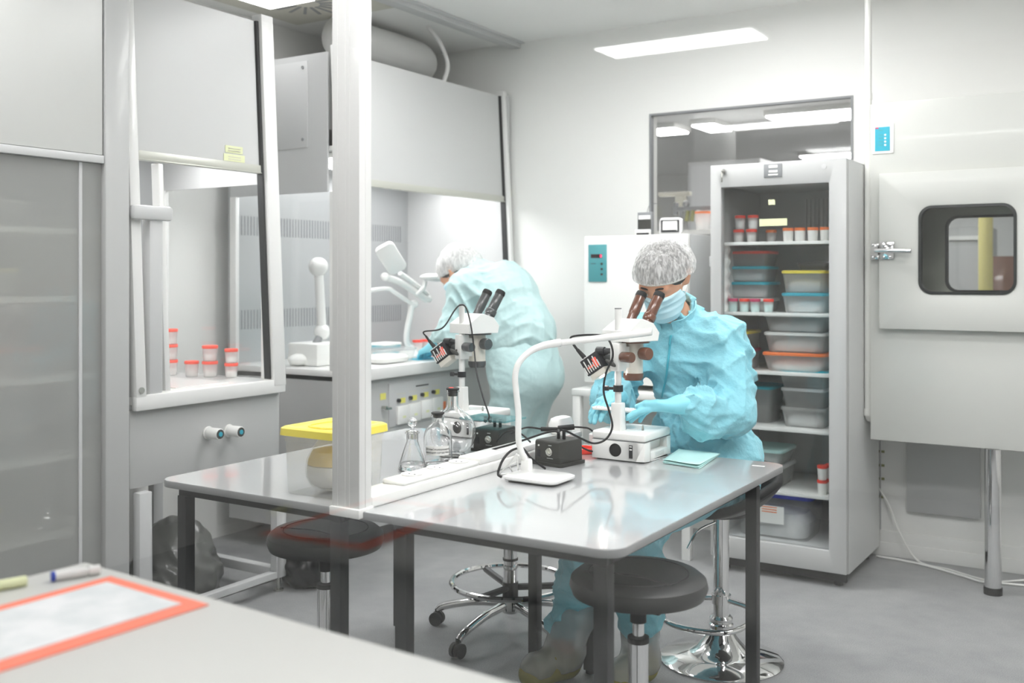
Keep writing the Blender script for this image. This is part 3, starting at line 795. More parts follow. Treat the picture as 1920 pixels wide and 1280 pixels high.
bx('button_row', 'black_plastic', t, a.x + .021, b.x - .024, 4.7005, 4.7045, iz1 + .0165, iz1 + .024)

# ------------------------------------------------------------------ things seen through the window
t = thing('tube_rack', 'dark horizontal rack with hanging tubes seen through the back window', 'rack', (at(1295, 400, Y=6.2).x, 6.2, at(1318, 433, Y=6.1).z))
a, b = at(1262, 400, Y=6.2), at(1345, 386, Y=6.2)
g = G(); g.box(a.x, b.x, 6.19, 6.22, a.z + .012, a.z + .04); g.box(a.x + .005, a.x + .03, 6.185, 6.225, a.z - .01, a.z + .07); g.ball((a.x + .09, 6.2, a.z + .06), .022, 12, 8); g.out('rack_bar', 'grey_panel', t, .003)
for k, (dx, m_) in enumerate(((.06, 'grey_panel'), (.105, 'olive_tag'), (.14, 'olive_tag'), (.18, 'paper_grey'))):
    g = G(); g.cyl((a.x + dx, 6.2, a.z + .015), (a.x + dx - .012, 6.2, a.z - .055), .014, n=12); g.out('hanging_tube', m_, t)
bx('stand', 'grey_panel', t, b.x - .02, b.x, 6.19, 6.22, at(1318, 433, Y=6.1).z, a.z + .03)
cup('white jar with orange lid seen through the window left of the refrigerator', (at(1318, 430, Y=6.1).x, 6.1, at(1318, 433, Y=6.1).z), None, 'orange_lid', .05, .12, 'cup_plastic')
bx_t = thing('work_counter', 'pale counter in the next room behind the window', 'counter', (-2.6, 6.15, 0))
cz = at(1318, 433, Y=6.1).z
bx('counter_top', 'white_enamel', bx_t, -3.7, -1.6, 5.9, 6.4, cz - .03, cz - .0005); bx('counter_base', 'hood_grey', bx_t, -3.65, -1.65, 5.95, 6.38, 0, cz - .03)
g = G(); q = at(1260, 362, Y=6.3); g.box(q.x - .09, q.x + .13, 6.28, 6.33, q.z - .02, q.z + .005, ); g.box(q.x + .03, q.x + .09, 6.28, 6.33, q.z - .075, q.z - .02); g.cyl((q.x + .06, 6.305, q.z - .06), (q.x + .06, 6.305, cz), .012)
tag(g.out('viewer_arm', 'vent_beige', None, .004), 'beige arm of an instrument on the counter behind the window', 'instrument')
w0, w1 = at(1290, 305, Y=8.2), at(1425, 420, Y=8.2)
t = thing('storage_cabinet', 'grey cabinet far behind the window in the next room', 'cabinet', ((w0.x + w1.x) / 2, 8.45, 0))
bx('cabinet_body', 'cabinet_grey', t, w0.x, w1.x, 8.2, 8.7, 0, w0.z); bx('cabinet_door', 'hood_grey', t, w0.x + .03, (w0.x + w1.x) / 2 - .005, 8.185, 8.2, .1, w0.z - .03); bx('cabinet_door', 'hood_grey', t, (w0.x + w1.x) / 2 + .005, w1.x - .03, 8.185, 8.2, .1, w0.z - .03)

# ------------------------------------------------------------------ pass box in the back wall
PY = 4.75; pz0, pz1 = .62, 2.13; dz0, dz1 = at(1648, 616, Y=PY - .04).z, at(1648, 326, Y=PY - .04).z
dx0 = at(1648, 500, Y=PY - .04).x
t = thing('pass_box', 'large white transfer hatch with rounded window door on the right wall', 'pass box', ((PX0 + PX1) / 2, PY + .3, pz0))
wl, wr_ = at(1722, 470, Y=PY - .04), at(1906, 470, Y=PY - .04); wt, wb = at(1815, 383, Y=PY - .04).z, at(1815, 552, Y=PY - .04).z
fr = lambda u, w, q: (u, q, w)
g = G(); g.plate_hole((PX0, PX1, pz0, pz1), (wl.x - .05, wr_.x + .05, wb - .05, wt + .05, .1), PY, PY + .012, fr)
g.box(PX0, PX0 + .012, PY + .012, YB - .0005, pz0, pz1); g.box(PX1 - .012, PX1, PY + .012, YB - .0005, pz0, pz1); g.box(PX0 + .012, PX1 - .012, PY + .012, YB - .0005, pz0, pz0 + .012); g.box(PX0 + .012, PX1 - .012, PY + .012, YB - .0005, pz1 - .012, pz1)
g.out('hatch_body', 'off_white', t, .003)
c0, c1, e0, e1 = wl.x - .09, wr_.x + .09, wb - .1, wt + .1
g = G()
g.box(c0, c0 + .008, PY + .02, YB + .098, e0, e1); g.box(c1 - .008, c1, PY + .02, YB + .098, e0, e1); g.box(c0 + .008, c1 - .008, PY + .02, YB + .098, e0, e0 + .008); g.box(c0 + .008, c1 - .008, PY + .02, YB + .098, e1 - .008, e1)
g.out('chamber', 'pass_inner', t)
def hatch_door(y0, y1, x0, x1, z0, z1, hole, m):
    g = G(); g.plate_hole((x0, x1, z0, z1), (*hole, .055), y0, y1, fr); d = g.out('door', m, t, .003)
    h0, h1, k0, k1 = hole
    inner = rrect(h0, h1, k0, k1, .055, 8); small = rrect(h0 + .011, h1 - .011, k0 + .011, k1 - .011, .046, 8)
    g = G(); g.quadgrid([[(x, y0 - .004, z) for x, z in inner], [(x, y0 - .006, z) for x, z in small], [(x, y1, z) for x, z in small], [(x, y1, z) for x, z in inner]], True, True); g.out('window_gasket', 'gasket', d)
    g = G(); g.rings([[(x, y0 + .012, z) for x, z in small], [(x, y0 + .017, z) for x, z in small]]); g.out('door_window', 'door_glass', d)
    return d
d1 = hatch_door(PY - .04, PY - .0005, dx0, PX1 - .02, dz0, dz1, (wl.x, wr_.x, wb, wt), 'off_white')
hatch_door(YB + .06, YB + .095, c0 + .01, c1 - .01, e0 + .01, e1 - .01, (at(1772, 470, Y=YB + .06).x, at(1772, 470, Y=YB + .06).x + (wr_.x - wl.x) * .93, at(1800, 548, Y=YB + .06).z, at(1800, 404, Y=YB + .06).z), 'pass_inner')
g = G(); lz = at(1665, 470, Y=PY - .05).z; l0, l1, l2 = at(1634, 470, Y=PY - .02).x, at(1650, 470, Y=PY - .05).x, at(1676, 470, Y=PY - .05).x
g.box(l0, l1 - .004, PY - .02, PY, lz - .038, lz + .035); g.box(l1 + .001, l2, PY - .052, PY - .04, lz - .038, lz + .04)
for x in (l0 + .012, l0 + .034, l1 + .016, l2 - .016):
    for zq in (lz - .028, lz + .025): g.cyl((x, PY - .058, zq), (x, PY - .02, zq), .006, n=10)
lt = g.out('latch_plate', 'chrome', d1, .003)
g = G(); g.box(l0 + .004, l1 - .01, PY - .05, PY - .02, lz - .018, lz + .018); g.tube([(l1 - .02, PY - .062, lz), (l2 - .02, PY - .066, lz), (at(1709, 470, Y=PY - .07).x, PY - .08, lz - .004)], .0105, 12); g.out('latch_lever', 'chrome', lt, 0)
a, b = at(1641, 284, Y=PY), at(1669, 237, Y=PY)
pl = bx('label_frame', 'white_plastic', t, a.x - .012, b.x + .016, PY - .004, PY - .0003, a.z - .012, b.z + .012, .001)
q = bx('label_panel', 'cyan_panel', pl, a.x, b.x, PY - .0055, PY - .0038, a.z, b.z)
lw, lh = b.x - a.x, b.z - a.z
g = G()
for f in (.66, .52, .38, .24): g.cyl((a.x + lw * .69, PY - .0068, a.z + lh * f), (a.x + lw * .69, PY - .0054, a.z + lh * f), .0045, n=12)
g.out('white_dots', 'paper', q)
g = G(); g.box(a.x + lw * .02, a.x + lw * .25, PY - .0062, PY - .0054, a.z + lh * .93, a.z + lh * .99); g.out('red_mark', 'magenta_lid', q)
g = G()
for f in (.65, .51, .37, .23, .84): g.box(a.x + lw * .25, a.x + lw * .55, PY - .0062, PY - .0054, a.z + lh * f, a.z + lh * (f + .03))
g.out('print_lines', 'teal_panel', q)
lg = at(1862, 1100, Z=.03)
g = G(); g.cyl((lg.x, lg.y, .03), (lg.x, lg.y, pz0), .034, n=32); l = g.out('leg', 'chrome', t)
g = G(); g.cyl((lg.x, lg.y, 0), (lg.x, lg.y, .031), .037, n=28); g.out('foot', 'black_rubber', l)
# grey back panel, wall tags and cables underneath
a, b = at(1700, 958, Y=YB - .03), at(1838, 865, Y=YB - .03)
tag(bx('inspection_panel', 'cabinet_grey', None, a.x, b.x, YB - .032, YB - .001, a.z, .612, .003), 'grey flat panel on the wall beneath the pass box', 'panel')
lab4 = ('topmost yellow tag on the wall below the pass box', 'second yellow tag from the top on the wall below the pass box', 'third yellow tag from the top on the wall below the pass box', 'lowest yellow tag on the wall below the pass box')
for py, lab in zip((846, 872, 897, 931), lab4):
    c = at(1652, py, Y=YB - .002); tag(bx('pipe_tag', 'olive_tag', None, c.x - .016, c.x + .016, YB - .004, YB - .0005, c.z - .006, c.z + .006), lab, 'tag', 'yellow wall tags')
c = at(1651, 990, Y=YB - .004); g = G(); g.cyl((c.x, YB - .004, c.z - .05), (c.x, YB - .004, .78), .0035, n=8); tag(g.out('thin_conduit', 'hood_grey'), 'thin grey vertical conduit on the wall beside the yellow tags', 'conduit')
def cable(name, label, cat, pts, r, m, parent=None, group=None):
    g = G(); g.tube(pts, r, 8, 7)
    o = g.out(name, m, parent, angle=180)
    if parent is None: tag(o, label, cat, group)
    return o
fl = lambda x, y, z=.006: at(x, y, Z=z)
cable('floor_cable', 'white cord dropping from the wall and curving across the floor', 'cord', [at(1648, 915, Y=YB - .03), at(1668, 950, Y=YB - .05), at(1690, 1005, Y=YB - .09), fl(1722, 1052), fl(1780, 1068), fl(1830, 1083), fl(1870, 1092), fl(1930, 1098)], .0052, 'pipe_white')
cable('floor_cable', 'white cord lying on the floor from the refrigerator to the chrome leg', 'cord', [fl(1643, 1042), fl(1690, 1050), fl(1740, 1061), fl(1800, 1078), fl(1845, 1091), fl(1885, 1090), fl(1935, 1086)], .0052, 'pipe_white')
# white vertical pipe at the refrigerator's right
px_ = at(1628, 300, Y=4.80); px_.x = (fx1 + PX0) / 2
g = G(); g.tube([(px_.x, 4.80, CZ - .001), (px_.x, 4.80, 1.5), (px_.x, 4.80, .80), (px_.x, 4.805, .735), (px_.x, 4.85, .70), (px_.x, 5.165, .69)], .0155, 14, 5)
for z in (2.16, .56): g.cyl((px_.x, 4.80, max(z, .72)), (px_.x, 4.80, max(z, .72) + .03), .0185, n=18)
tag(g.out('drain_pipe', 'pipe_white'), 'white vertical pipe between refrigerator and pass box', 'pipe')
# the next room seen through the pass box
c = at(1848, 470, Y=7.5); g = G(); g.cyl((c.x, 7.5, 0), (c.x, 7.5, CZ), .045, n=20); tag(g.out('gas_pipe', 'pole_yellow'), 'pale yellow vertical pipe seen through the pass box window', 'pipe')
a, b = at(1775, 480, Y=8.3), at(1840, 425, Y=8.3)
t = thing('wall_cabinet', 'grey cupboard in the next room seen through the pass box', 'cabinet', ((a.x + b.x) / 2, 8.5, 0))
bx('cabinet_body', 'cabinet_grey', t, a.x - .3, b.x + .05, 8.3, 8.8, 0, b.z); bx('cabinet_rail', 'white_enamel', t, a.x - .3, b.x + .05, 8.28, 8.3, a.z + .12, a.z + .15); bx('cabinet_door', 'hood_grey', t, a.x - .25, b.x, 8.285, 8.3, .3, a.z + .08)
c = at(1893, 510, Y=7.9); bx_c = bx('brown_carton', 'brown_plastic', None, c.x - .12, c.x + .12, 7.9, 8.15, 0, at(1893, 480, Y=7.9).z, .004); tag(bx_c, 'tall brown carton seen through the right of the pass box window', 'carton')
# ------------------------------------------------------------------ row of fume hoods along the left wall
HX, HB, WZ, TZ, SZ = -3.2, -4.0, .905, 2.46, 1.80      # front plane, back, worktop, top, sash bottom
lean = lambda z: HX - .08 * (z - .9) / 1.59             # the fronts lean backwards
def lean_box(g, y0, y1, z0, z1, t0, t1):
    """slab following the leaning front; t is the distance in front of it"""
    c = [Vector((lean(z) + t, y, z)) for z in (z0, z1) for y in (y0, y1) for t in (t0, t1)]
    v = [g.bm.verts.new(p) for p in c]
    for f in ((0, 2, 3, 1), (4, 5, 7, 6), (0, 1, 5, 4), (2, 6, 7, 3), (0, 4, 6, 2), (1, 3, 7, 5)): g.bm.faces.new([v[i] for i in f])
def fume_hood(label, y0, y1, post0, post1, topz, low_z, sides, top=True):
    t = thing('fume_hood', label, 'fume hood', (-3.6, (y0 + y1) / 2, 0), 'fume hoods along the left wall')
    g = G(); lean_box(g, y0, y0 + post0, WZ, topz + .03, -.03, .03); p = g.out('front_post', 'hood_white', t, .004)
    g = G(); lean_box(g, y1 - post1, y1, WZ - .02, topz + .03, -.03, .03); p = g.out('front_post', 'hood_white', t, .004)
    g = G(); lean_box(g, y1 - post1 - .011, y1 - post1 - .001, WZ + .01, topz, -.02, .012); g.out('sash_track', 'dark_steel', p)
    s0, s1 = y0 + post0 + .002, y1 - post1 - .016
    g = G(); lean_box(g, s0, s1, SZ + .03, topz, -.012, .0); s = g.out('sash', 'sash_panel', t)
    g = G(); lean_box(g, s0, s1, SZ, SZ + .032, -.016, .012); lean_box(g, s0, s1, SZ - .004, SZ, -.016, .018); g.out('sash_handle', 'sash_bar', s, .002)
    # worktop and lower front
    g = G(); g.box(HB, HX - .005, y0, y1, WZ - .03, WZ); g.out('worktop', 'white_gloss', t, .002)
    g = G(); g.box(HX - .003, HX + .028, y0, y1, WZ - .052, WZ + .006); g.out('worktop_lip', 'hood_white', t, .006)
    g = G(); g.box(HX - .05, HX - .012, y0, y1, low_z, WZ - .0525); lo = g.out('lower_panel', 'cabinet_grey', t, .003)
    # shell
    g = G(); g.box(HB, HB + .015, y0, y1, .5, topz); bk = g.out('back_panel', 'hood_inner', t)
    g = G()
    for zc in (1.62, 1.13):
        n = int((y1 - y0 - .1) / .022)
        for k in range(n):
            y = y0 + .05 + k * .022; g.box(HB + .0148, HB + .017, y, y + .009, zc - .05, zc + .05)
    g.out('baffle_slots', 'grey_panel', bk)
    g = G(); g.box(HB + .015, lean(2.0) - .03, y0 + .0125, y1 - .0125, SZ + .16, SZ + .18); g.out('inner_ceiling', 'white_gloss', t)
    g = G(); g.box(HB + .015, lean(2.3) - .06, y0 + .0125, y1 - .0125, SZ + .26, topz); g.out('top_housing', 'hood_grey', t, .003)
    g = G(); g.box(-3.72, -3.36, y0 + .08, y1 - .08, SZ + .135, SZ + .158); ls = g.out('light_box', 'white_enamel', t, .004)
    g = G(); g.box(-3.70, -3.38, y0 + .1, y1 - .1, SZ + .129, SZ + .1348); g.out('light_diffuser', 'hood_light', ls)
    for yy, kind in ((y0, sides[0]), (y1 - .012, sides[1])):
        if kind == 'panel':
            g = G(); g.box(HB + .015, HX - .03, yy, yy + .012, WZ, topz); g.out('side_panel', 'hood_grey', t)
        else:
            g = G(); g.box(HB + .015, lean(2.2) - .06, yy, yy + .012, SZ - .04, topz); sp = g.out('side_panel', 'hood_grey', t)
            g = G(); g.box(HB + .016, HB + .06, yy - .006, yy + .018, WZ, SZ - .04); g.box(HX - .11, HX - .035, yy - .002, yy + .014, WZ, SZ - .04); g.out('side_frame', 'hood_white', t, .003)
            g = G(); g.box(HB + .06, HX - .11, yy + .003, yy + .008, WZ + .001, SZ - .041); g.out('side_window', 'hood_glass', t)
    return t, lo
# hood nearest the camera at the far left: shelves and trays behind its front stand in for reflected ones
y0, y1 = 1.42, 2.435
t = thing('closed_cabinet', 'tall grey cabinet with white upper panel and glazed lower front at far left', 'cabinet', (-3.6, (y0 + y1) / 2, 0))
g = G(); g.box(HB, HX - .02, y1 - .02, y1, 0, TZ + .1); g.box(HB, HX - .02, y0, y0 + .02, 0, TZ + .1); g.box(HB, HB + .02, y0, y1, 0, TZ + .1); g.box(HB, HX - .02, y0, y1, TZ + .08, TZ + .1); g.box(HB, HX - .02, y0, y1, .0, .06); g.out('cabinet_body', 'cabinet_grey', t, .002)
g = G(); g.box(HX - .02, HX + .02, y1 - .105, y1 - .004, 0, CZ - .06); g.box(HX - .02, HX + .02, y0, y0 + .06, 0, CZ - .06); g.out('cabinet_frame', 'cabinet_grey', t, .004)
bx('upper_panel', 'panel_cool', t, HX - .012, HX + .012, y0 + .061, y1 - .112, 1.79, CZ - .06, .003)
bx('panel_rail', 'hood_grey', t, HX - .014, HX + .016, y0 + .061, y1 - .108, 1.76, 1.788, .002)
g = G(); g.box(HX - .012, HX - .004, y0 + .062, y1 - .107, .06, 1.758); dg = g.out('glass_front', 'reflection_haze_glass', t)
g = G(); yy = y1 - .20; g.box(HX - .016, HX + .002, yy, yy + .012, .06, 1.758); g.out('front_stile', 'hood_grey', t)
g = G(); g.box(HX - .003, HX - .0022, 1.55, 1.75, 1.62, 1.66); g.out('mirrored_sticker', 'pale_label', dg)  # stands in for a sticker mirrored in the glass
gp = 'lidded trays standing in for reflections behind the far left cabinet front'
shz = [1.52, 1.28, 1.0, .72, .45, .2]
for z in shz:
    g = G(); g.box(HB + .02, HX - .06, y0 + .022, y1 - .022, z - .012, z); g.box(HX - .062, HX - .05, y0 + .022, y1 - .022, z - .016, z + .004); g.out('shelf', 'white_plastic', t)  # built shelves in place of a mirrored set
names = {'yellow_lid': 'yellow', 'orange_lid': 'orange', 'cyan_panel': 'blue', 'white_plastic': 'white'}
ordn = ['top', 'second', 'third', 'fourth', 'fifth', 'lowest']
for i, (sh, y, lm) in enumerate(((0, 1.72, 'white_plastic'), (0, 2.05, 'white_plastic'), (1, 1.62, 'yellow_lid'), (1, 1.98, 'yellow_lid'), (2, 1.78, 'orange_lid'), (2, 2.08, 'orange_lid'), (3, 1.72, 'cyan_panel'), (3, 2.05, 'white_plastic'), (4, 1.92, 'yellow_lid'), (4, 1.62, 'white_plastic'))):
    side = 'near' if y < 1.85 else 'far'
    tub('%s-lidded tray standing in for a reflection on the %s shelf of the far left cabinet, %s end' % (names[lm], ordn[sh], side), (-3.5, y, shz[sh] + .0005), .3, .27, .10, lm, gp, content='graphite')

H1, lo1 = fume_hood('fume hood at left with red-lidded cups on its worktop and two knobs below', 2.455, 3.225, .045, .07, 2.46, .56, ('panel', 'glass'))
# hinge brackets and knobs of the first hood
g = G(); g.box(HX - .0, HX + .035, 2.44, 2.62, 1.565, 1.62); g.box(HX - .03, HX + .02, 2.52, 2.585, WZ, 1.60); g.out('hinge_bracket', 'hood_grey', H1, .012)
g = G(); g.cyl((HX + .02, 2.475, .93), (HX + .034, 2.475, .93), .012, n=14); g.out('frame_bolt', 'steel', H1)
g = G(); lean_box(g, 2.60, 2.625, WZ + .01, SZ - .01, -.03, .012); lean_box(g, 2.655, 2.68, WZ + .01, SZ - .01, -.25, -.2); g.out('inner_upright', 'hood_white', H1, .003)
for kx, ky in ((389, 811), (428, 807)):
    c = at(kx, ky, X=HX - .012)
    g = G(); g.cyl((HX - .0118, c.y, c.z), (HX - .004, c.y, c.z), .027, n=24); g.cyl((HX - .004, c.y, c.z), (HX + .062, c.y, c.z), .0225, n=28); k = g.out('valve_knob', 'white_plastic', lo1, .003)
    g = G(); g.cyl((HX + .062, c.y, c.z), (HX + .0635, c.y, c.z), .019, n=24); kk = g.out('knob_face', 'graphite', k)
    g = G(); g.cyl((HX + .0635, c.y, c.z), (HX + .066, c.y, c.z), .0095, n=18); g.out('knob_dot', 'cyan_panel', k)
# leg frame of the first hood
g = G()
for x in (-3.98, HX + .02): g.box(x - .02, x + .02, 3.16, 3.215, .06, .55); g.box(x - .02, x + .02, 2.46, 2.515, .06, .55)
g.box(-3.96, HX, 3.165, 3.21, .06, .10); g.box(HX, HX + .04, 2.515, 3.16, .06, .09)
g.box(-3.96, HX, 3.165, 3.21, .52, .56)
lf = g.out('leg_frame', 'hood_grey', H1, .003)
for x in (-3.98, HX + .02):
    for y in (3.188, 2.488): g = G(); g.cyl((x, y, 0), (x, y, .06), .009, n=10); g.cyl((x, y, 0), (x, y, .008), .022, n=14); g.out('levelling_foot', 'steel', H1)
a = at(448, 284, X=lean(1.87) + .001)
g = G(); g.box(lean(1.86) + .0018, lean(1.86) + .0034, a.y - .085, a.y + .03, 1.835, 1.865); g.box(lean(1.895) + .0018, lean(1.895) + .0034, a.y - .075, a.y + .02, 1.87, 1.90)
st = g.out('hood_sticker', 'pale_label', H1)
g = G()
for z in (1.842, 1.852, 1.878, 1.888): g.box(lean(1.86) + .003, lean(1.86) + .0042, a.y - .06, a.y + .008, z, z + .003)
g.out('sticker_print', 'vent_beige', st)

H2, lo2 = fume_hood('fume hood with power sockets below where the standing person works', 3.655, 5.14, .05, .035, 2.43, .12, ('glass', 'panel'))
# access panel, sockets and signs of the second hood
g = G(); sx = [(-3.85, 2.33), (-3.5, 2.36), (-3.85, 2.02), (-3.5, 2.02)]
g.box(-3.9, -3.45, 3.651, 3.6552, 1.98, 2.40)
ap = g.out('access_panel', 'hood_grey', H2, .001)
g = G()
for x, z in ((-3.87, 2.36), (-3.48, 2.37), (-3.87, 2.01), (-3.48, 2.02)): g.cyl((x, 3.6475, z), (x, 3.6512, z), .008, n=10)
g.out('panel_screw', 'grey_panel', ap)
g = G(); g.box(HB, HX - .02, 3.66, 3.68, .12, WZ - .053); g.out('lower_side', 'cabinet_grey', H2)
PXX = HX - .012
def onp(px, py): return at(px, py, X=PXX)
a, b = onp(726, 800), onp(838, 705)
z1_ = at(726, 722, X=PXX).z
sp = bx('socket_panel', 'hood_grey', lo2, PXX - .0005, PXX + .006, onp(728, 760).y, onp(862, 760).y, .60, .82, .002)
for px, py, pw in ((751, 777, 23), (773, 772, 22), (795, 766, 22), (816, 761, 20)):
    c0, c1 = onp(px - pw / 2, py), onp(px + pw / 2, py)
    z0, z1 = onp(px, py + 17).z, onp(px, py - 17).z
    so = bx('socket_cover', 'white_plastic', sp, PXX + .006, PXX + .022, c0.y + .003, c1.y - .003, z0, z1, .004)
    bx('cover_tag', 'pale_label', so, PXX + .0218, PXX + .0228, (c0.y + c1.y) / 2 - .01, (c0.y + c1.y) / 2 + .016, z0 + .03, z0 + .042)
    c = onp(px - 4, py - 27); g = G(); g.cyl((PXX + .006, c.y - .012, c.z), (PXX + .02, c.y - .012, c.z), .010, n=14); g.out('switch', 'black_plastic', sp)
    bx('switch_label', 'yellow_label', sp, PXX + .0058, PXX + .0075, c.y + .008, c.y + .048, c.z - .016, c.z + .010)
    g = G(); g.box(PXX + .0058, PXX + .007, c.y - .02, c.y + .05, c.z + .03, c.z + .034); g.out('printed_line', 'vent_beige', sp)
c = onp(790, 722); bx('panel_title', 'ink', sp, PXX + .0058, PXX + .0068, c.y - .055, c.y + .055, c.z - .003, c.z + .004)
c = onp(718, 743); bx('door_sticker', 'yellow_label', lo2, PXX, PXX + .0012, c.y - .022, c.y + .022, c.z - .016, c.z + .016)
c = onp(719, 763); g = G(); g.cyl((PXX, c.y - .01, c.z), (PXX + .03, c.y - .01, c.z), .008, n=12); g.box(PXX + .02, PXX + .03, c.y - .015, c.y + .03, c.z - .012, c.z - .002); g.out('door_lock', 'steel', lo2)
c = onp(833, 727); bx('paper_notice', 'paper', lo2, PXX, PXX + .0012, c.y - .05, c.y + .045, c.z - .045, c.z + .045)
c = onp(830, 760); bx('warning_sticker', 'orange_lid', lo2, PXX + .006, PXX + .0075, c.y - .02, c.y + .02, c.z - .022, c.z + .022)
c = at(957, 361, X=lean(1.85)); g = G(); g.box(lean(1.86) + .0018, lean(1.86) + .0032, c.y - .06, c.y + .06, 1.84, 1.875); g.out('hood_sticker', 'pale_label', H2)
# extraction duct above
def duct(label, pts, r, m='duct_white'):
    g = G(); g.tube(pts, r, 24, 8); o = g.out('exhaust_duct', m, None, angle=180); tag(o, label, 'duct'); return o
duct('thick white exhaust duct lying above the middle fume hood', [(-3.62, 4.05, 2.625), (-3.62, 4.3, 2.625), (-3.62, 4.6, 2.625), (-3.63, 4.76, 2.62), (-3.70, 4.86, 2.615), (-3.85, 4.90, 2.61), (-4.09, 4.90, 2.61)], .105)
g = G(); g.tube([(-3.40, 4.55, CZ - .001), (-3.36, 4.62, 2.66), (-3.33, 4.65, 2.54), (-3.34, 4.62, 2.435)], .012, 10); tag(g.out('air_hose', 'duct_white', None, angle=180), 'thin white curved hose rising from the middle fume hood top', 'hose')
# ceiling vent between the hoods
t = thing('ceiling_vent', 'beige ceiling air vent above the gap between the fume hoods', 'vent', (-3.55, 3.75, CZ - .02))
g = G(); g.box(-3.95, -3.25, 3.5, 4.1, CZ - .02, CZ - .001); vf = g.out('vent_frame', 'vent_beige', t, .004)
g = G()
for k in range(16):
    a = 2 * PI * k / 16; d = Vector((math.cos(a), math.sin(a), 0)); n = Vector((-d.y, d.x, 0)); c = Vector((-3.6, 3.8, CZ - .0215))
    M = Matrix.Translation(c) @ Matrix.Rotation(a, 4, 'Z'); g.box(.07, .2, -.008, .008, -.001, .002, M)
g.out('vent_slots', 'grey_panel', vf)
# ------------------------------------------------------------------ on the worktops
W0 = Vector((0, 0, WZ + .0006))
def wp(px, py, y=None): return at(px, py, Z=WZ)
gp = 'red-lidded cups in the left fume hood'
base = wp(320, 703)
for k, lab in enumerate(('bottom cup of the three-high red-lidded stack in the left hood', 'middle cup of the three-high red-lidded stack in the left hood', 'top cup of the three-high red-lidded stack in the left hood')):
    cup(lab, (base.x, base.y, WZ + .0008 + k * .0702), gp, 'coral_plastic', .031, .0665)
base = wp(366, 705); cup('single red-lidded cup between the two stacks in the left hood', (base.x, base.y - .02, WZ + .0008), gp, 'coral_plastic', .031, .0665)
base = wp(391, 706)
for k, lab in enumerate(('bottom cup of the middle red-lidded pair in the left hood', 'top cup of the middle red-lidded pair in the left hood')):
    cup(lab, (base.x + .01, base.y - .0, WZ + .0008 + k * .0702), gp, 'coral_plastic', .034, .0665)
base = wp(420, 707)
for k, lab in enumerate(('bottom cup of the red-lidded pair nearest the hood post', 'top cup of the red-lidded pair nearest the hood post')):
    cup(lab, (base.x + .03, base.y + .015, WZ + .0008 + k * .0635), gp, 'coral_plastic', .029, .060)
base = at(276, 722, X=-3.42)
cup('yellowish jar partly behind the left hood frame', (base.x, base.y, WZ + .0008), None, 'yellow_label', .05, .10, 'cup_plastic', 'powder_yellow', .7)
bx('work_tray', 'white_gloss', None, -3.9, -3.3, 2.74, 3.02, WZ + .0006, WZ + .004)
tag(bpy.data.objects['work_tray'], 'flat white tray on the left hood worktop in front of the cups', 'tray')
# articulated bench lamp in the middle hood
def P2(px, py, x): return at(px, py, X=x)
t = thing('bench_lamp', 'white articulated bench lamp in the middle hood seen left of the standing person', 'lamp', (P2(764, 640, -3.5).x, P2(764, 640, -3.5).y, WZ))
g = G(); b0 = P2(768, 655, -3.5); g.lathe([(.085, WZ + .001), (.085, WZ + .012), (.05, WZ + .03), (.028, WZ + .05), (.02, WZ + .07)], (b0.x, b0.y, 0)); g.out('lamp_base', 'white_gloss', t)
g = G(); g.tube([Vector((b0.x, b0.y, WZ + .05)), P2(762, 630, -3.5), P2(773, 570, -3.5)], .017, 12); g.out('lower_arm', 'white_gloss', t)
g = G(); g.tube([P2(776, 572, -3.5), P2(740, 548, -3.5), P2(726, 541, -3.5), P2(690, 545, -3.52)], .0125, 10); g.tube([P2(800, 562, -3.48), P2(755, 532, -3.5), P2(722, 519, -3.5)], .02, 10); g.tube([P2(803, 553, -3.48), P2(775, 530, -3.48), P2(750, 512, -3.47)], .014, 10)
for q in (P2(776, 570, -3.5), P2(802, 560, -3.48), P2(722, 519, -3.5)): g.ball(q, .025, 14, 8)
g.out('upper_arm', 'white_gloss', t)
hc = P2(733, 484, -3.46)
g = G(); M = Matrix.Translation(hc) @ Matrix.Rotation(math.radians(20), 4, 'Z') @ Matrix.Rotation(math.radians(-26), 4, 'X'); Pp = rrect(-.05, .05, -.085, .085, .02, 4)
M2 = Matrix.Translation(hc) @ Matrix(((.3, .95, 0, 0), (.80, -.25, .54, 0), (.0, 0, 1, 0), (0, 0, 0, 1)))
u = (P2(752, 512, -3.46) - P2(716, 456, -3.46)).normalized(); v = Vector((.55, .45, .25)); v = (v - u * v.dot(u)).normalized(); w = u.cross(v)
pts = lambda off: [hc + u * x + v * y + w * off for x, y in rrect(-.098, .098, -.055, .055, .03, 5)]
g.rings([pts(-.014), pts(.014)]); g.out('lamp_head', 'white_gloss', t, .006)
t = thing('magnifier_lamp', 'white magnifier lamp head beside the standing person\'s cap', 'lamp', (-3.4, P2(805, 515, -3.4).y, 1.3))
mc = P2(812, 519, -3.38)
g = G(); g.ball(mc, .075, 22, 10, (1, 1.0, .28)); mh = g.out('magnifier_head', 'white_gloss', t, angle=180)
g = G(); g.tube([mc + Vector((-.04, -.02, 0)), P2(795, 538, -3.42), P2(782, 552, -3.46)], .013, 10); g.out('magnifier_arm', 'white_gloss', t)
g = G(); g.cyl(mc + Vector((0, 0, -.026)), mc + Vector((0, 0, -.016)), .05, n=28); g.out('magnifier_lens', 'paper_grey', mh)
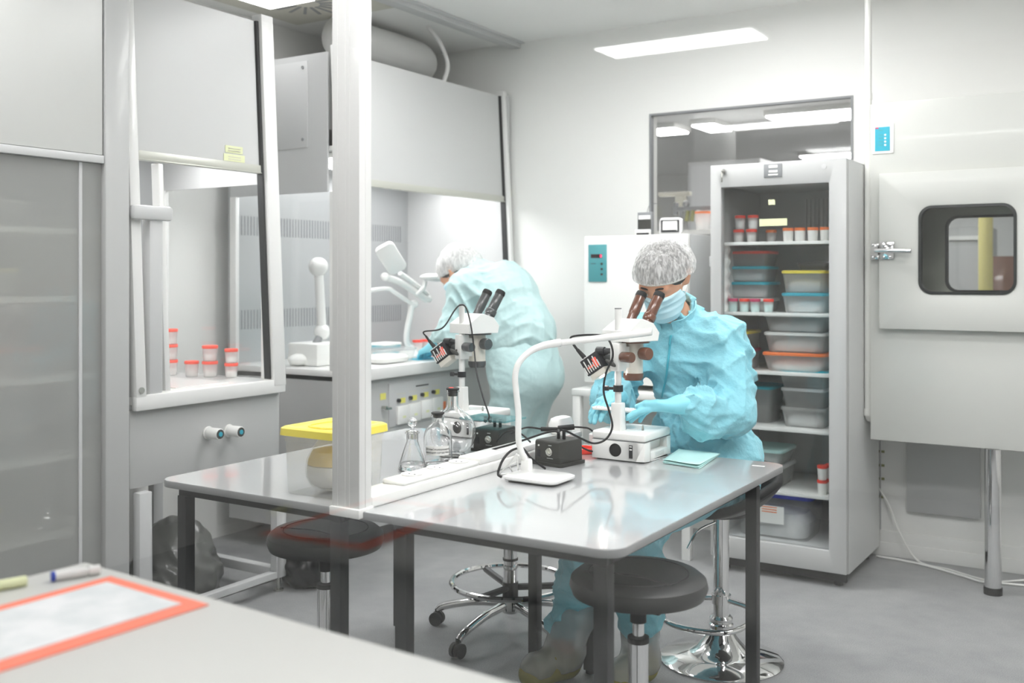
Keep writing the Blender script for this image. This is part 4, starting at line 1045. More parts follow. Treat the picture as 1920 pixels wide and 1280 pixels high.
# second white arm seen through the side window, with its box
t = thing('desk_magnifier', 'white jointed arm on white base box seen through the hood side window', 'lamp', (-3.62, 3.95, WZ))
a0, a1 = at(597, 500, X=-3.6), at(604, 622, X=-3.6)
g = G(); g.ball(a0, .05, 16, 10); g.ball(a1, .042, 16, 10); g.tube([a0, (a0 + a1) / 2, a1], .024, 12); g.out('jointed_arm', 'white_gloss', t)
c = at(590, 660, X=-3.6)
bx('base_box', 'white_plastic', t, c.x - .1, c.x + .1, c.y - .09, c.y + .13, WZ + .001, c.z + .05, .01)
g = G(); g.cyl((c.x + .1, c.y + .02, c.z - .01), (c.x + .13, c.y + .02, c.z - .01), .018); g.cyl(a1, (c.x, c.y, c.z + .03), .02); g.out('base_knob', 'grey_panel', t)
g = G(); q = at(562, 686, X=-3.62); g.ball((q.x, q.y, WZ + .032), .05, 16, 10, (1, 1.4, .62)); tag(g.out('towel_roll', 'paper', None, angle=180), 'white crumpled towel on the worktop behind the hood side window', 'towel')
# vessels in the middle hood
b1 = at(722, 690, X=-3.38); b1.x -= .06; tub('clear tray with teal rim on the middle hood worktop beside the cable column', (b1.x + .06, b1.y, WZ + .0008), .2, .3, .075, 'clear_box', None, 'clear_box', content='paper', name='plastic_tray', cat='tray')
q = at(724, 650, X=-3.7); tub('small teal box with white lid behind the clear tray in the hood', (q.x, q.y, WZ + .0008), .12, .14, .07, 'paper', None, 'teal_lid', name='pipette_box', cat='box')
q = at(790, 676, X=-3.36); tag(bx('blue_sheet', 'cyan_panel', None, q.x - .05, q.x + .05, q.y - .09, q.y + .12, WZ + .0006, WZ + .003), 'flat blue sheet lying on the middle hood worktop', 'sheet')
gp = 'red-lidded cups in the middle fume hood'
for i, (px, py, lab) in enumerate(((783, 660, 'leftmost red-lidded cup at the back of the middle hood'), (798, 661, 'middle red-lidded cup at the back of the middle hood'), (814, 662, 'rightmost red-lidded cup at the back of the middle hood, by the microscope lamp'))):
    q = at(px, py, X=-3.75); cup(lab, (q.x, q.y, WZ + .0008), gp, 'red_plastic', .031, .062)
# ------------------------------------------------------------------ stereo microscopes
DZ = .7505
def microscope(label, tubem, headm, lit=False):
    """local frame: column at the origin, user side towards +Y, z = 0 on the desk"""
    t = thing('stereo_microscope', label, 'microscope', (0, 0, 0), 'stereo microscopes on the desks')
    bx0, bx1, by0, by1, hb = -.075, .117, -.045, .165, .095
    g = G(); P = rrect(bx0, bx1, by0, by1, .012, 4)
    # hollow right flank: build the housing from slabs so the recess is real
    g.box(bx0, bx1 - .028, by0, by1, .004, .066)
    g.box(bx1 - .028, bx1, by0, by0 + .045, .004, .066); g.box(bx1 - .028, bx1, by1 - .03, by1, .004, .066); g.box(bx1 - .028, bx1, by0 + .045, by1 - .03, .004, .032)
    b = g.out('base', 'white_plastic', t, .003)
    g = G(); g.box(bx0, bx1, by0, by1, .0668, hb); g.out('base_top', 'white_plastic', t, .008, 3)
    g = G(); g.box(bx0 + .001, bx1 - .001, by0 + .001, by1 - .001, .0655, .0672); g.out('seam', 'grey_panel', b)
    for x in (bx0 + .02, bx1 - .02):
        for y in (by0 + .02, by1 - .02): g = G(); g.cyl((x, y, 0), (x, y, .006), .01, n=14); g.out('foot', 'black_rubber', b)
    cx = .012; g = G(); R = [(.021, by0 - .0015), (.021, by0 + .001), (.017, by0 - .0005), (.0165, by0 - .0008), (.001, by0 - .0008)]
    M = Matrix.Translation((cx, 0, .036)) @ Matrix.Rotation(PI / 2, 4, 'X')
    g.lathe([(.021, -by0 - .001), (.0215, -by0 + .0015), (.018, -by0 + .0015), (.0175, -by0 + .0004), (.001, -by0 + .0004)], M=M, n=32); g.out('dial_hole', 'black_rubber', b)
    g = G(); g.box(.062, .074, by0 - .0015, by0 + .001, .014, .056); sw = g.out('switch_plate', 'black_plastic', b)
    g = G(); g.box(.064, .072, by0 - .0035, by0 - .001, .040, .044); g.box(.064, .072, by0 - .0035, by0 - .001, .050, .053); g.out('switch_rocker', 'paper', sw)
    g = G(); g.box(bx1 - .0005, bx1 + .0006, .03, .12, .008, .028); lb = g.out('side_label', 'paper', b)
    g = G(); 
    for z in (.012, .016, .020, .024): g.box(bx1 + .0004, bx1 + .0010, .036, .105, z, z + .0012)
    g.out('label_print', 'cabinet_grey', lb)
    g = G(); g.lathe([(.004, hb - .001), (.004, hb + .008), (.0028, hb + .010), (.0028, hb + .016), (.001, hb + .017)], (.075, .03, 0), 14); g.out('stage_clip', 'steel', t)
    g = G(); g.cyl((.012, .075, hb - .001), (.012, .075, hb + .0015), .042, n=36); g.out('stage_plate', 'white_gloss', t)
    # pillar
    g = G()
    g.rings([[(x * f, y * f, z) for x, y in rrect(-.0185, .0185, -.0185, .0185, .004, 3)] for f, z in ((1.12, hb - .001), (1.0, .155), (.98, .183), (.90, .185))]); g.out('column_socket', 'white_plastic', t)
    g = G(); g.cyl((0, 0, .183), (0, 0, .497), .0112, n=24); col = g.out('column', 'hood_white', t)
    g = G(); g.cyl((0, 0, .495), (0, 0, .499), .0116, n=24); g.out('column_cap', 'grey_panel', col)
    g = G(); g.cyl((0, 0, .222), (0, 0, .243), .0165, n=24); g.cyl((-.014, -.006, .2325), (-.03, -.012, .2325), .005, n=12); g.cyl((-.028, -.012, .2325), (-.041, -.017, .2325), .0085, n=14); g.out('clamp_collar', 'black_plastic', t)
    # carriage and optical head, swung a little round the column
    low_parts = set(t.children_recursive)
    g = G(); g.box(-.019, .019, -.02, .022, .29, .383); car = g.out('carriage', headm, t, .004)
    g = G(); g.box(-.014, .014, .02, .04, .30, .37); g.out('carriage_arm', headm, t, .002)
    for s, L in ((1, .075),):
        g = G(); g.lathe([(.0155, .0), (.0175, .004), (.0175, .044), (.0155, .047)], M=Matrix.Translation((.02, -.002, .338)) @ Matrix.Rotation(PI / 2, 4, 'Y'), n=28); k1 = g.out('focus_knob', tubem, t)
    g = G(); g.lathe([(.0155, 0), (.0175, .004), (.0175, .036), (.0155, .039)], M=Matrix.Translation((-.02, -.002, .338)) @ Matrix.Rotation(-PI / 2, 4, 'Y'), n=28); g.out('focus_knob', 'grey_tube', t)
    oy = .072
    g = G(); g.lathe([(.0335, .262), (.0345, .267), (.0345, .279), (.033, .28)], (.0, oy, 0), 36); g.lathe([(.030, .256), (.031, .262)], (.0, oy, 0), 36); g.out('objective_ring', tubem, t)
    g = G(); g.lathe([(.032, .279), (.032, .325), (.034, .33), (.034, .383), (.001, .384)], (.0, oy, 0), 36); g.out('zoom_body', 'cream_enamel', t)
    for s in (1, -1):
        g = G(); g.lathe([(.015, 0), (.0205, .006), (.0215, .012), (.0215, .036), (.019, .04)], M=Matrix.Translation((s * .033, oy + .0, .347)) @ Matrix.Rotation(s * PI / 2, 4, 'Y'), n=28); g.out('zoom_knob', tubem if s > 0 else 'grey_tube', t)
    g = G(); g.cyl((0, oy, .381), (0, oy, .3885), .056, n=36); g.out('head_ring', tubem, t)
    # prism head: flat bottom, sloping towards the user
    pr = [(-.012, .388), (.125, .388), (.132, .415), (.110, .447), (.062, .462), (.048, .462), (-.012, .424)]
    g = G(); W_ = .063
    g.rings([[Vector((x * (1 if z < .43 else .9), y, z)) for y, z in pr] for x in (-W_, W_)]); hd = g.out('prism_head', headm, t, .0012, angle=18)
    for s in (-1, 1):
        a = Vector((s * .039, .085, .43)); d = Vector((s * .02, .53, .85)).normalized()
        q = d.to_track_quat('Z', 'Y').to_matrix().to_4x4(); M = Matrix.Translation(a) @ q
        g = G(); g.lathe([(.0165, 0), (.0165, .03), (.021, .031), (.022, .036), (.022, .05), (.0205, .053), (.0175, .055)] if s > 0 else [(.0165, 0), (.0165, .05), (.0175, .055)], M=M, n=30, cap1=False)
        g.lathe([(.0175, .054), (.0185, .058), (.0185, .128), (.017, .135), (.0145, .137), (.0135, .132), (.001, .131)], M=M, n=30)
        ep = g.out('eyepiece', tubem, t)
        g = G(); g.lathe([(.0186, .119), (.0194, .121), (.0194, .131), (.0175, .138), (.0145, .139)], M=M, n=30, cap0=False, cap1=False); g.out('eyecup', 'black_rubber', ep)
    R_ = Matrix.Rotation(math.radians(-19), 4, 'Z'); seen = set()
    for o in set(t.children_recursive) - low_parts:
        if o.data not in seen: o.data.transform(R_); seen.add(o.data)
    # finned lamp on its side arm
    g = G(); g.cyl((-.017, .004, .352), (-.066, .0, .352), .0125, n=18); g.cyl((-.05, .0, .352), (-.078, .0, .352), .016, n=18); g.out('lamp_arm', 'black_plastic', t)
    M = Matrix.Translation((-.080, .0, .312)) @ Matrix.Rotation(math.radians(-34), 4, 'Y') @ Matrix.Scale(1.3, 4)
    g = G(); g.box(-.03, .024, -.021, .021, -.02, .024, M); il = g.out('lamp_housing', 'black_plastic', t, .002)
    g = G()
    for k in range(7): g.box(-.028 + k * .0072, -.0255 + k * .0072, -.0235, -.0205, -.016, .004 + .014 * (k % 2), M); g.box(-.028 + k * .0072, -.0255 + k * .0072, -.021, .021, .0235, .0262, M)
    g.out('housing_fins', 'white_gloss', il)
    g = G(); g.box(-.018, .014, -.0228, -.0205, -.006, -.001, M); g.box(.004, .016, -.0232, -.0205, -.012, .012, M); g.out('housing_mark', 'coral_plastic', il)
    g = G(); g.box(-.026, .022, -.019, .019, -.036, -.0205, M); g.out('lamp_nozzle', 'cream_enamel', il, .003)
    if lit: g = G(); g.cyl(M @ Vector((-.002, 0, -.0375)), M @ Vector((-.002, 0, -.0362)), .012, n=20); g.out('lamp_lens', 'lens_light', il)
    g = G(); g.cyl(M @ Vector((-.02, 0, .022)), M @ Vector((-.026, -.004, .058)), .009, .006, 14); g.cyl(M @ Vector((-.026, -.004, .055)), M @ Vector((-.028, -.005, .075)), .0045, n=10); g.out('strain_relief', 'black_rubber', il)
    g = G(); g.ball((-.012, -.032, .318), .013, 16, 10, (1.7, .6, .6), Matrix.Rotation(math.radians(28), 4, 'Y')); g.cyl((-.012, -.03, .318), (-.012, -.018, .325), .004, n=10); g.out('lock_lever', 'graphite', t)
    return t
m1 = microscope('stereo microscope with brown eyepieces used by the seated person', 'brown_plastic', 'white_enamel', True)
m1.location = (-1.487, 3.043, DZ - .0002)
m2 = microscope('unused stereo microscope with dark grey eyepieces on the left desk', 'grey_tube', 'white_plastic')
q = at(866, 700, F=3.86); m2.location = (q.x, q.y, DZ - .0002)

# ------------------------------------------------------------------ transformer boxes
def transformer(label):
    t = thing('power_supply', label, 'power supply', (0, 0, 0), 'black microscope power supplies')
    g = G(); g.rings([[(x, y, z) for x, y in rrect(-.053 * f, .053 * f, -.06 * f2, .06 * f2, .006, 3)] for f, f2, z in ((1, 1, .008), (.98, .98, .072), (.95, .95, .078), (.9, .92, .0795))]); g.out('housing', 'graphite', t)
    g = G(); g.rings([[(x, y, z) for x, y in rrect(-.062, .062, -.066, .066, .01, 4)] for z in (0, .0105)]); g.out('base_flange', 'graphite', t, .001)
    M = Matrix.Translation((.012, -.0595, .045)) @ Matrix.Rotation(PI / 2, 4, 'X')
    g = G(); g.lathe([(.013, 0), (.013, .005), (.012, .007), (.001, .007)], M=M, n=28); g.box(-.003, .003, -.0098, .0098, .006, .013, M @ Matrix.Rotation(.9, 4, 'Z')); k = g.out('dial', 'steel', t, .001)
    g = G(); g.cyl((-.034, -.0585, .062), (-.034, -.0612, .062), .0028, n=10); g.out('indicator', 'paper', t)
    g = G(); g.box(-.042, -.026, -.0608, -.0585, .026, .05); g.out('rocker_switch', 'black_plastic', t, .001)
    g = G(); g.box(.006, .018, -.0605, -.0588, .064, .0665); g.box(0, .024, -.0605, -.0588, .0235, .0255); g.out('panel_print', 'cabinet_grey', t)
    g = G()
    for x in (.0, .022): g.cyl((x, .0, .078), (x, .0, .108), .0055, n=12)
    g.out('output_plug', 'black_rubber', t)
    return t
pos1 = Vector((-1.6135, 2.866, DZ)); r1 = math.radians(-9)
ps1 = transformer('black power supply with round dial on the right desk beside the trunking'); ps1.location = pos1; ps1.rotation_euler = (0, 0, r1)
pos2 = Vector((-1.93, 2.975, DZ))
ps2 = dup(ps1, pos2, 'black power supply under a glass sheet, behind the flasks', None, math.radians(2))
bx('glass_sheet', 'teal_sheet', None, -2.02, -1.835, 2.89, 3.03, DZ + .1085, DZ + .1145)
tag(bpy.data.objects['glass_sheet'], 'greenish glass sheet lying on the plugs of the power supply behind the flasks', 'glass sheet')
ps2_top = pos2 + Vector((0, 0, .08))

# ------------------------------------------------------------------ desk lamp
t = thing('desk_lamp', 'white slim desk lamp with horizontal arm on the right desk', 'lamp', (-1.52, 2.585, DZ))
lx0, lx1, ly0, ly1 = -1.612, -1.43, 2.515, 2.655
g = G(); g.rings([[(x, y, z) for x, y in rrect(lx0 + e, lx1 - e, ly0 + e, ly1 - e, .022, 6)] for e, z in ((.004, DZ + .006), (0, DZ + .010), (0, DZ + .016), (.01, DZ + .021))]); lbz = g.out('lamp_base', 'white_gloss', t)
g = G(); g.rings([[(x, y, z) for x, y in rrect(lx0 + .012, lx1 - .012, ly0 + .01, ly1 - .01, .02, 6)] for z in (DZ + .0002, DZ + .0062)]); g.out('base_pad', 'black_rubber', lbz)
ft = Vector((-1.582, 2.615, DZ + .02))
g = G(); g.rings([[(ft.x + x, ft.y + y, z) for x, y in rrect(-.016 * f, .016 * f, -.013 * f, .013 * f, .006, 4)] for f, z in ((1, DZ + .0205), (.95, DZ + .05), (.8, DZ + .055))]); g.out('post_socket', 'white_gloss', t)
A = lambda px, py, F: at(px, py, F=F)
g = G(); path = [ft + Vector((0, 0, .02)), A(973, 830, 3.05), A(972, 775, 3.05), A(968, 735, 3.05), A(966, 705, 3.05), A(973, 680, 3.055), A(992, 660, 3.07), A(1018, 648, 3.09), A(1050, 642, 3.12)]
g.tube(path, lambda u: .0095 if u < .75 else .0095 + (u - .75) * .012, 14); g.out('lamp_post', 'white_gloss', t, angle=180)
g = G(); aw = [A(1046, 643, 3.12), A(1090, 638, 3.15), A(1140, 632, 3.19), A(1190, 626, 3.23), A(1212, 623, 3.25), A(1222, 621, 3.255)]
rows = []
for i, p in enumerate(catmull(aw, 5)):
    u = i / 25; d = Vector((.82, .55, 0)); n = Vector((-.55, .82, 0)); wd = (.0125 + .012 * min(1, u * 3)) * (1 if u < .93 else (1 - ((u - .93) / .075) ** 2 * .6)); ht = .0095 + .003 * u
    rows.append([p + n * (wd * math.copysign(abs(math.cos(a)) ** .6, math.cos(a))) + Vector((0, 0, ht * math.copysign(abs(math.sin(a)) ** .8, math.sin(a)))) for a in [2 * PI * k / 20 for k in range(20)]])
g.rings(rows); la = g.out('lamp_arm', 'white_gloss', t, angle=60)

# ------------------------------------------------------------------ box with yellow lid and what it holds
t = thing('lidded_box', 'clear plastic box with yellow lid on the left desk behind the cable column', 'storage box', (-1.94, 2.165, DZ))
b0, b1, c0, c1 = -2.045, -1.842, 2.058, 2.275; bm_, cm_ = (b0 + b1) / 2, (c0 + c1) / 2
def brect(f, e=0, r=.02): return rrect(bm_ - (b1 - b0) / 2 * f - e, bm_ + (b1 - b0) / 2 * f + e, cm_ - (c1 - c0) / 2 * f - e, cm_ + (c1 - c0) / 2 * f + e, r, 5)
g = G(); g.rings([[(x, y, z) for x, y in brect(f)] for f, z in ((.90, DZ + .0006), (.92, DZ + .004), (.965, DZ + .145), (.985, DZ + .147), (.99, DZ + .170))], True, False)
g.out('box_body', 'clear_box', t)
g = G(); g.rings([[(x, y, z) for x, y in brect(1, e, .026)] for e, z in ((.006, DZ + .162), (.009, DZ + .163), (.0075, DZ + .182), (.001, DZ + .186), (-.012, DZ + .186), (-.018, DZ + .182))]); li = g.out('box_lid', 'yellow_lid', t)
g = G(); g.tube([(x, y, DZ + .183) for x, y in brect(.62, 0, .05)], .003, 6, 1, True); g.out('lid_ridge', 'yellow_lid', li)
t = thing('sample_jar', 'round jar of yellow powder inside the yellow-lidded box', 'jar', (-1.94, 2.165, DZ + .007))
jc = (-1.945, 2.165, DZ + .0068)
g = G(); g.lathe([(.045, 0), (.065, .012), (.078, .035), (.08, .055), (.076, .085), (.06, .115), (.045, .135), (.043, .15), (.001, .151)], jc, 36); g.out('jar_glass', 'clear_box', t)
g = G(); g.lathe([(.04, .003), (.062, .014), (.0735, .035), (.075, .055), (.073, .068), (.001, .07)], jc, 32); g.out('white_filling', 'paper', t)
g = G(); g.lathe([(.0728, .0705), (.071, .084), (.06, .107), (.04, .112), (.001, .112)], jc, 32); g.out('yellow_filling', 'powder_yellow', t)
g = G()
g.cyl((-1.86, 2.118, DZ + .033), (-1.858, 2.20, DZ + .033), .024, n=24); tag(g.out('grey_bung', 'grey_panel', None, .003), 'grey round bung lying inside the yellow-lidded box, right of the column', 'bung')

# ------------------------------------------------------------------ glassware
def hollow(g, prof, wall, c, n=36):
    inner = [(max(r - wall, .0005), z + (wall if i == 0 else 0)) for i, (r, z) in enumerate(prof)]
    inner[0] = (max(prof[0][0] - wall * 1.2, .0005), prof[0][1] + wall)
    g.lathe([(.0005, prof[0][1])] + prof + list(reversed(inner)) + [(.0005, prof[0][1] + wall)], c, n, cap0=False, cap1=False)
q = at(773, 881, F=3.17); c = Vector((q.x, q.y, DZ + .0004))
t = thing('conical_flask', 'clear conical flask with ball-shaped glass stopper, leftmost of the glassware', 'flask', c)
g = G(); hollow(g, [(.042, 0), (.0445, .004), (.0435, .012), (.022, .078), (.0185, .088), (.0185, .112), (.0225, .114), (.0225, .118)], .0022, c); g.out('flask_body', 'glassware', t)
g = G(); g.lathe([(.013, .096), (.0155, .118), (.019, .1185), (.019, .122), (.006, .124), (.0045, .13), (.0045, .133)], c, 28); g.ball(c + Vector((0, 0, .149)), .0155, 22, 14); g.out('glass_stopper', 'glassware', t)
g = G(); g.lathe([(.039, .0035), (.0405, .008), (.037, .022), (.001, .022)], c, 30); g.out('liquid', 'glassware', t)
q = at(821, 868, F=3.26); c = Vector((q.x, q.y, DZ + .0004))
t = thing('reagent_bottle', 'clear reagent bottle with white printed label and small black stopper', 'bottle', c)
g = G(); hollow(g, [(.043, 0), (.0455, .004), (.0465, .012), (.0455, .092), (.042, .108), (.032, .124), (.022, .131), (.0185, .135), (.0185, .152), (.021, .154), (.021, .159)], .0022, c); g.out('bottle_body', 'glassware', t)
g = G(); g.lathe([(.0135, .15), (.0165, .1595), (.021, .163), (.0215, .1665), (.018, .168), (.001, .167)], c, 28); g.out('bottle_stopper', 'black_rubber', t)
g = G(); rows = []
va = math.atan2(-c.y, -c.x)
for z in (.036, .066):
    rows.append([c + Vector((.0470 * math.cos(va + a), .0470 * math.sin(va + a), z)) for a in [(-.92 + 1.75 * k / 16) for k in range(17)]])
g.quadgrid(rows); lb = g.out('bottle_label', 'paper', t)
def curved_text(body, size, z, rad, parent, a0=0):
    M = Matrix.Identity(4); o = text('label_text', body, 'ink', None, size, M, .0002)
    me = o.data; bpy.data.objects.remove(o)
    for v in me.vertices:
        a = va + a0 + v.co.x / rad; zz = v.co.y; off = rad + .0003 + v.co.z
        v.co = c + Vector((off * math.cos(a), off * math.sin(a), z + zz))
    return link_mesh('label_text', me, 'ink', parent)
curved_text('Дезинфицирующее', .0088, .0555, .0472, lb, -.04)
curved_text('моющее средство', .0088, .0445, .0472, lb, -.04)
q = at(849, 862, F=3.43); c = Vector((q.x, q.y, DZ + .0004))
t = thing('round_flask', 'large round glass flask with black stopper behind the labelled bottle', 'flask', c)
pr = [(.035, 0), (.045, .003)]
for k in range(3, 17):
    th = PI * k / 19; pr.append((.08 * math.sin(th), .078 - .078 * math.cos(th)))
pr = [p for p in pr if not (p[1] > .1 and p[0] < .03)]
pr += [(.026, .158), (.0205, .168), (.0195, .18), (.0195, .212), (.0225, .214), (.0225, .219)]
g = G(); hollow(g, pr, .0025, c, 40); g.out('flask_body', 'glassware', t)
g = G(); g.lathe([(.0155, .20), (.0165, .2195), (.0215, .2205), (.0225, .225), (.02, .2275), (.001, .227)], c, 30); g.out('flask_stopper', 'black_rubber', t)
g = G(); g.ball(c + Vector((-.004, -.004, .2275)), .009, 12, 6, (1, 1, .25)); g.out('stopper_mark', 'red_plastic', t)

# ------------------------------------------------------------------ other small things on the desks
q = at(1296, 862, Z=DZ)
t = thing('folded_cloth', 'folded pale teal cloth lying on the right desk beside the microscope', 'cloth', (q.x, q.y, DZ))
cr = [at(1243, 869, Z=DZ), at(1312, 879, Z=DZ), at(1349, 855, Z=DZ), at(1270, 847, Z=DZ)]
for k in range(3):
    g = G(); rows = []; N = 12
    for i in range(N + 1):
        u = i / N; row = []
        for j in range(N + 1):
            v = j / N
            p = (cr[0] * (1 - u) + cr[1] * u) * (1 - v) + (cr[3] * (1 - u) + cr[2] * u) * v
            z = .001 + k * .0035 + .0014 * math.sin(5 * u + 3 * v + k) * u + (.004 * (max(0, .18 - v) / .18) ** 2 if k == 2 else 0)
            row.append(Vector((p.x + .004 * k * (v - .5), p.y + .004 * k * (.5 - u), DZ + z + .0008)))
        rows.append(row)
    g.quadgrid(rows); o = g.out('cloth_layer', 'cloth_sheet', t, angle=180); md = o.modifiers.new('thickness', 'SOLIDIFY'); md.thickness = .002; md.offset = 1
g = G(); c = Vector((-1.637, 3.085, DZ + .0003)); g.lathe([(.042, 0), (.044, .002), (.044, .017), (.041, .0185), (.03, .0185), (.03, .002), (.001, .002)], c, 36); tag(g.out('red_dish', 'red_plastic'), 'bright red round dish between power supply and microscope base', 'dish')
c = Vector((-1.632, 3.185, DZ + .0003)); g = G(); g.lathe([(.03, 0), (.033, .003), (.034, .05), (.031, .053), (.001, .053)], c, 28); tag(g.out('white_pot', 'white_plastic'), 'small white pot behind the red dish at the trunking end', 'pot')
t = thing('plug_adapter', 'rounded white plug adapter sitting on top of the cable trunking', 'adapter', (-1.754, 3.08, .803))
g = G(); ac = at(1052, 797, X=-1.754); g.rings([[(-1.754 + x, ac.y + y, z) for x, y in rrect(-.026 * f, .026 * f, -.06 * f, .06 * f, .02 * f, 5)] for f, z in ((.8, .8032), (1, .816), (1.0, .838), (.8, .856), (.4, .862))]); g.out('adapter_body', 'white_gloss', t)
# folded white wire stand behind the lamp base
tri = [at(936, 889, Z=DZ + .003), at(972, 886, Z=DZ + .003), at(969, 851, F=2.99)]
g = G()
for a, b in ((0, 1), (1, 2), (2, 0)): g.tube([tri[a], (tri[a] + tri[b]) / 2, tri[b]], .0026, 8, 2)
g.tube([tri[0] * .45 + tri[2] * .55, tri[1] * .7 + tri[0] * .3], .0022, 8, raw=True); g.tube([tri[0] * .75 + tri[2] * .25, tri[1] * .35 + tri[2] * .65], .0022, 8, raw=True)
tag(g.out('wire_stand', 'white_gloss', None, angle=180), 'small white triangular wire stand beside the desk lamp post', 'stand')

# ------------------------------------------------------------------ cables on the desks
def wire(label, pts, r=.0032, m='black_rubber', cat='cable', group=None): return cable('power_cable', label, cat, pts, r, m, None, group)
l1 = m1.location; l2 = m2.location
lam = Matrix.Translation((-.080, .0, .312)) @ Matrix.Rotation(math.radians(-34), 4, 'Y') @ Matrix.Scale(1.3, 4)
e1 = l1 + lam @ Vector((-.028, -.005, .073)); e2 = l2 + lam @ Vector((-.028, -.005, .073))
wire('black lamp cable hanging in an S from the microscope with brown eyepieces', [e1, e1 + Vector((.004, -.02, .03)), A(1125, 628, 3.33), A(1143, 640, 3.30), A(1149, 668, 3.29), A(1136, 700, 3.28), A(1132, 735, 3.27), A(1142, 770, 3.26), A(1148, 800, 3.25), A(1136, 823, 3.24), A(1114, 831, 3.23), A(1090, 822, 3.2), A(1062, 808, 3.17), A(1053, 806, 3.165), pos1 + Vector((.0217, -.0034, .107))], .0034)
wire('black lamp cable looping over the column of the unused microscope', [e2, e2 + Vector((-.003, -.01, .02)), A(829, 615, 3.82), A(852, 582, 3.83), A(863, 572, 3.84), A(874, 577, 3.82), A(883, 610, 3.80), A(889, 655, 3.79), A(894, 700, 3.7), A(906, 745, 3.6), A(915, 772, 3.56), A(919, 786, 3.545)], .003)
for dx, lab in ((-6, 'left'), (3, 'right')):
    g = G(); a_ = A(916 + dx, 796, 3.54); g.tube([A(917, 780, 3.548), A(917 + dx * .6, 786, 3.545), A(916 + dx, 792, 3.54)], .0022, 6); g.cyl(A(916 + dx, 791, 3.54), Vector((a_.x, a_.y, DZ + .1148)), .006, n=12); tag(g.out('cable_plug', 'black_rubber'), '%s of the two black plugs standing on the greenish glass sheet' % lab, 'plug')
wire('black cable with thick joint running from the lamp post over the trunking', [A(958, 812, 3.35), A(972, 806, 3.36), A(990, 801, 3.4), A(1016, 804, 3.42)], .003)
g = G(); g.cyl(A(1014, 804, 3.42), A(1052, 805, 3.43), .0075, n=14); g.cyl(A(1046, 803, 3.43), A(1077, 800, 3.43), .0095, n=14); tag(g.out('cable_connector', 'black_rubber', None, .002), 'thick black inline connector above the power supply', 'connector')
wire('black cable from the inline connector to the microscope base', [A(1076, 800, 3.43), A(1092, 801, 3.43), A(1104, 803, 3.42), A(1116, 812, 3.41)], .003)
wire('black cable arching from the rear power supply down to the trunking', [A(931, 828, 3.45), A(945, 812, 3.4), A(962, 807, 3.38), A(980, 815, 3.36), A(990, 824, 3.32), A(994, 828, 3.29)], .003)
wire('long black cable sweeping over the trunking to the front power supply', [A(905, 849, 3.3), A(925, 842, 3.24), A(958, 833, 3.19), A(990, 822, 3.17), A(1020, 812, 3.16), A(1040, 808, 3.16), A(1047, 811, 3.163), pos1 + Vector((.0, 0, .107))], .0032)
wire('black cable curling around the left of the desk lamp post', [A(976, 838, 3.1), A(958, 845, 3.03), A(944, 860, 2.99), A(936, 878, 2.965), A(934, 889, 2.955), A(940, 894, 2.945)], .0038)
wire('black cable from trunking to the front foot of the power supply', [A(976, 836, 3.12), A(985, 845, 3.1), A(994, 857, 3.09), A(1008, 868, 3.10), A(1022, 878, 3.135)], .0036)
wire('black cable crossing in front of the red dish', [A(1082, 834, 3.35), A(1092, 839, 3.38), A(1106, 845, 3.36), A(1118, 846, 3.4)], .0032)

# ------------------------------------------------------------------ rubbish bags and shoes' neighbours on the floor
def lump(name, label, cat, c, sx, sy, sz, m, seed, neck=True):
    rnd = random.Random(seed); ph = [rnd.uniform(0, 6) for _ in range(9)]
    prims = [((c[0], c[1], sz * .42), (c[0], c[1], sz * .5), sx, sx * .85, {'flat': ((0, 1, 0), sy / sx)})]
    prims += [((c[0] + .05, c[1] - .03, .09), (c[0] - .05, c[1] + .04, .09), sx * .8, sx * .75)]
    if neck: prims += [((c[0], c[1], sz * .8), (c[0] + .02, c[1] + .01, sz), .05, .035)]
    def disp(X, Y, Z):
        w = np.abs(np.sin(X * 34 + 2.2 * np.sin(Z * 19 + ph[0]) + ph[1])) + np.abs(np.sin(Y * 31 + 2.5 * np.sin(Z * 23 + ph[2]) + ph[3])) + .6 * np.abs(np.sin((X + Y + Z) * 47 + ph[4]))
        return .009 * w - .012
    o = sdf_object(name, m, None, prims, .011, .05, .03, disp, lambda X, Y, Z: -(Z - .002), 1)
    return tag(o, label, cat)
b = at(330, 1120, X=-3.3); lump('waste_bag', 'grey rubbish bag on the floor under the left fume hood', 'bag', (-3.45, 2.86, 0), .2, .19, .36, 'bag_grey', 3, False)
q = at(560, 1115, Z=0); lump('waste_bag', 'black glossy rubbish bag behind the round stool and left desk', 'bag', (q.x - .10, q.y + .16, 0), .13, .14, .24, 'bag_black', 5, False)

# ------------------------------------------------------------------ foreground desk in the corridor
t = thing('corridor_desk', 'white out-of-focus counter in the lower left foreground', 'desk', (-.7, .72, 0))
Mr = Matrix.Translation((-1.584, 1.119, 0)) @ Matrix.Rotation(math.radians(-3.2), 4, 'Z')
g = G(); g.box(0, 1.9, -.80, 0, .825, .85, Mr); g.out('counter_top', 'counter_white', t, .003)
g = G(); g.box(.03, 1.87, -.76, -.04, .08, .8248, Mr); g.out('counter_body', 'hood_white', t, .003)
g = G(); g.box(.05, 1.85, -.72, -.07, 0, .0798, Mr); g.out('plinth', 'grey_panel', t)
t = thing('bordered_folder', 'coral-bordered sheet in a clear sleeve lying on the foreground counter', 'folder', (-1.35, .9, .85))
g = G(); g.box(.118, .372, -.40, -.028, .8503, .852, Mr); fo = g.out('folder_sheet', 'paper_coral', t)
g = G(); g.box(.145, .338, -.365, -.052, .852, .8532, Mr); g.out('folder_page', 'paper_grey', fo)
t = thing('marker_pen', 'white marker pen with blue ring lying on the foreground counter', 'marker', (-1.5, 1.0, .85))
ma = Mr @ Vector((.055, -.12, .8585)); mb = Mr @ Vector((.085, -.035, .8585)); dv = (mb - ma)
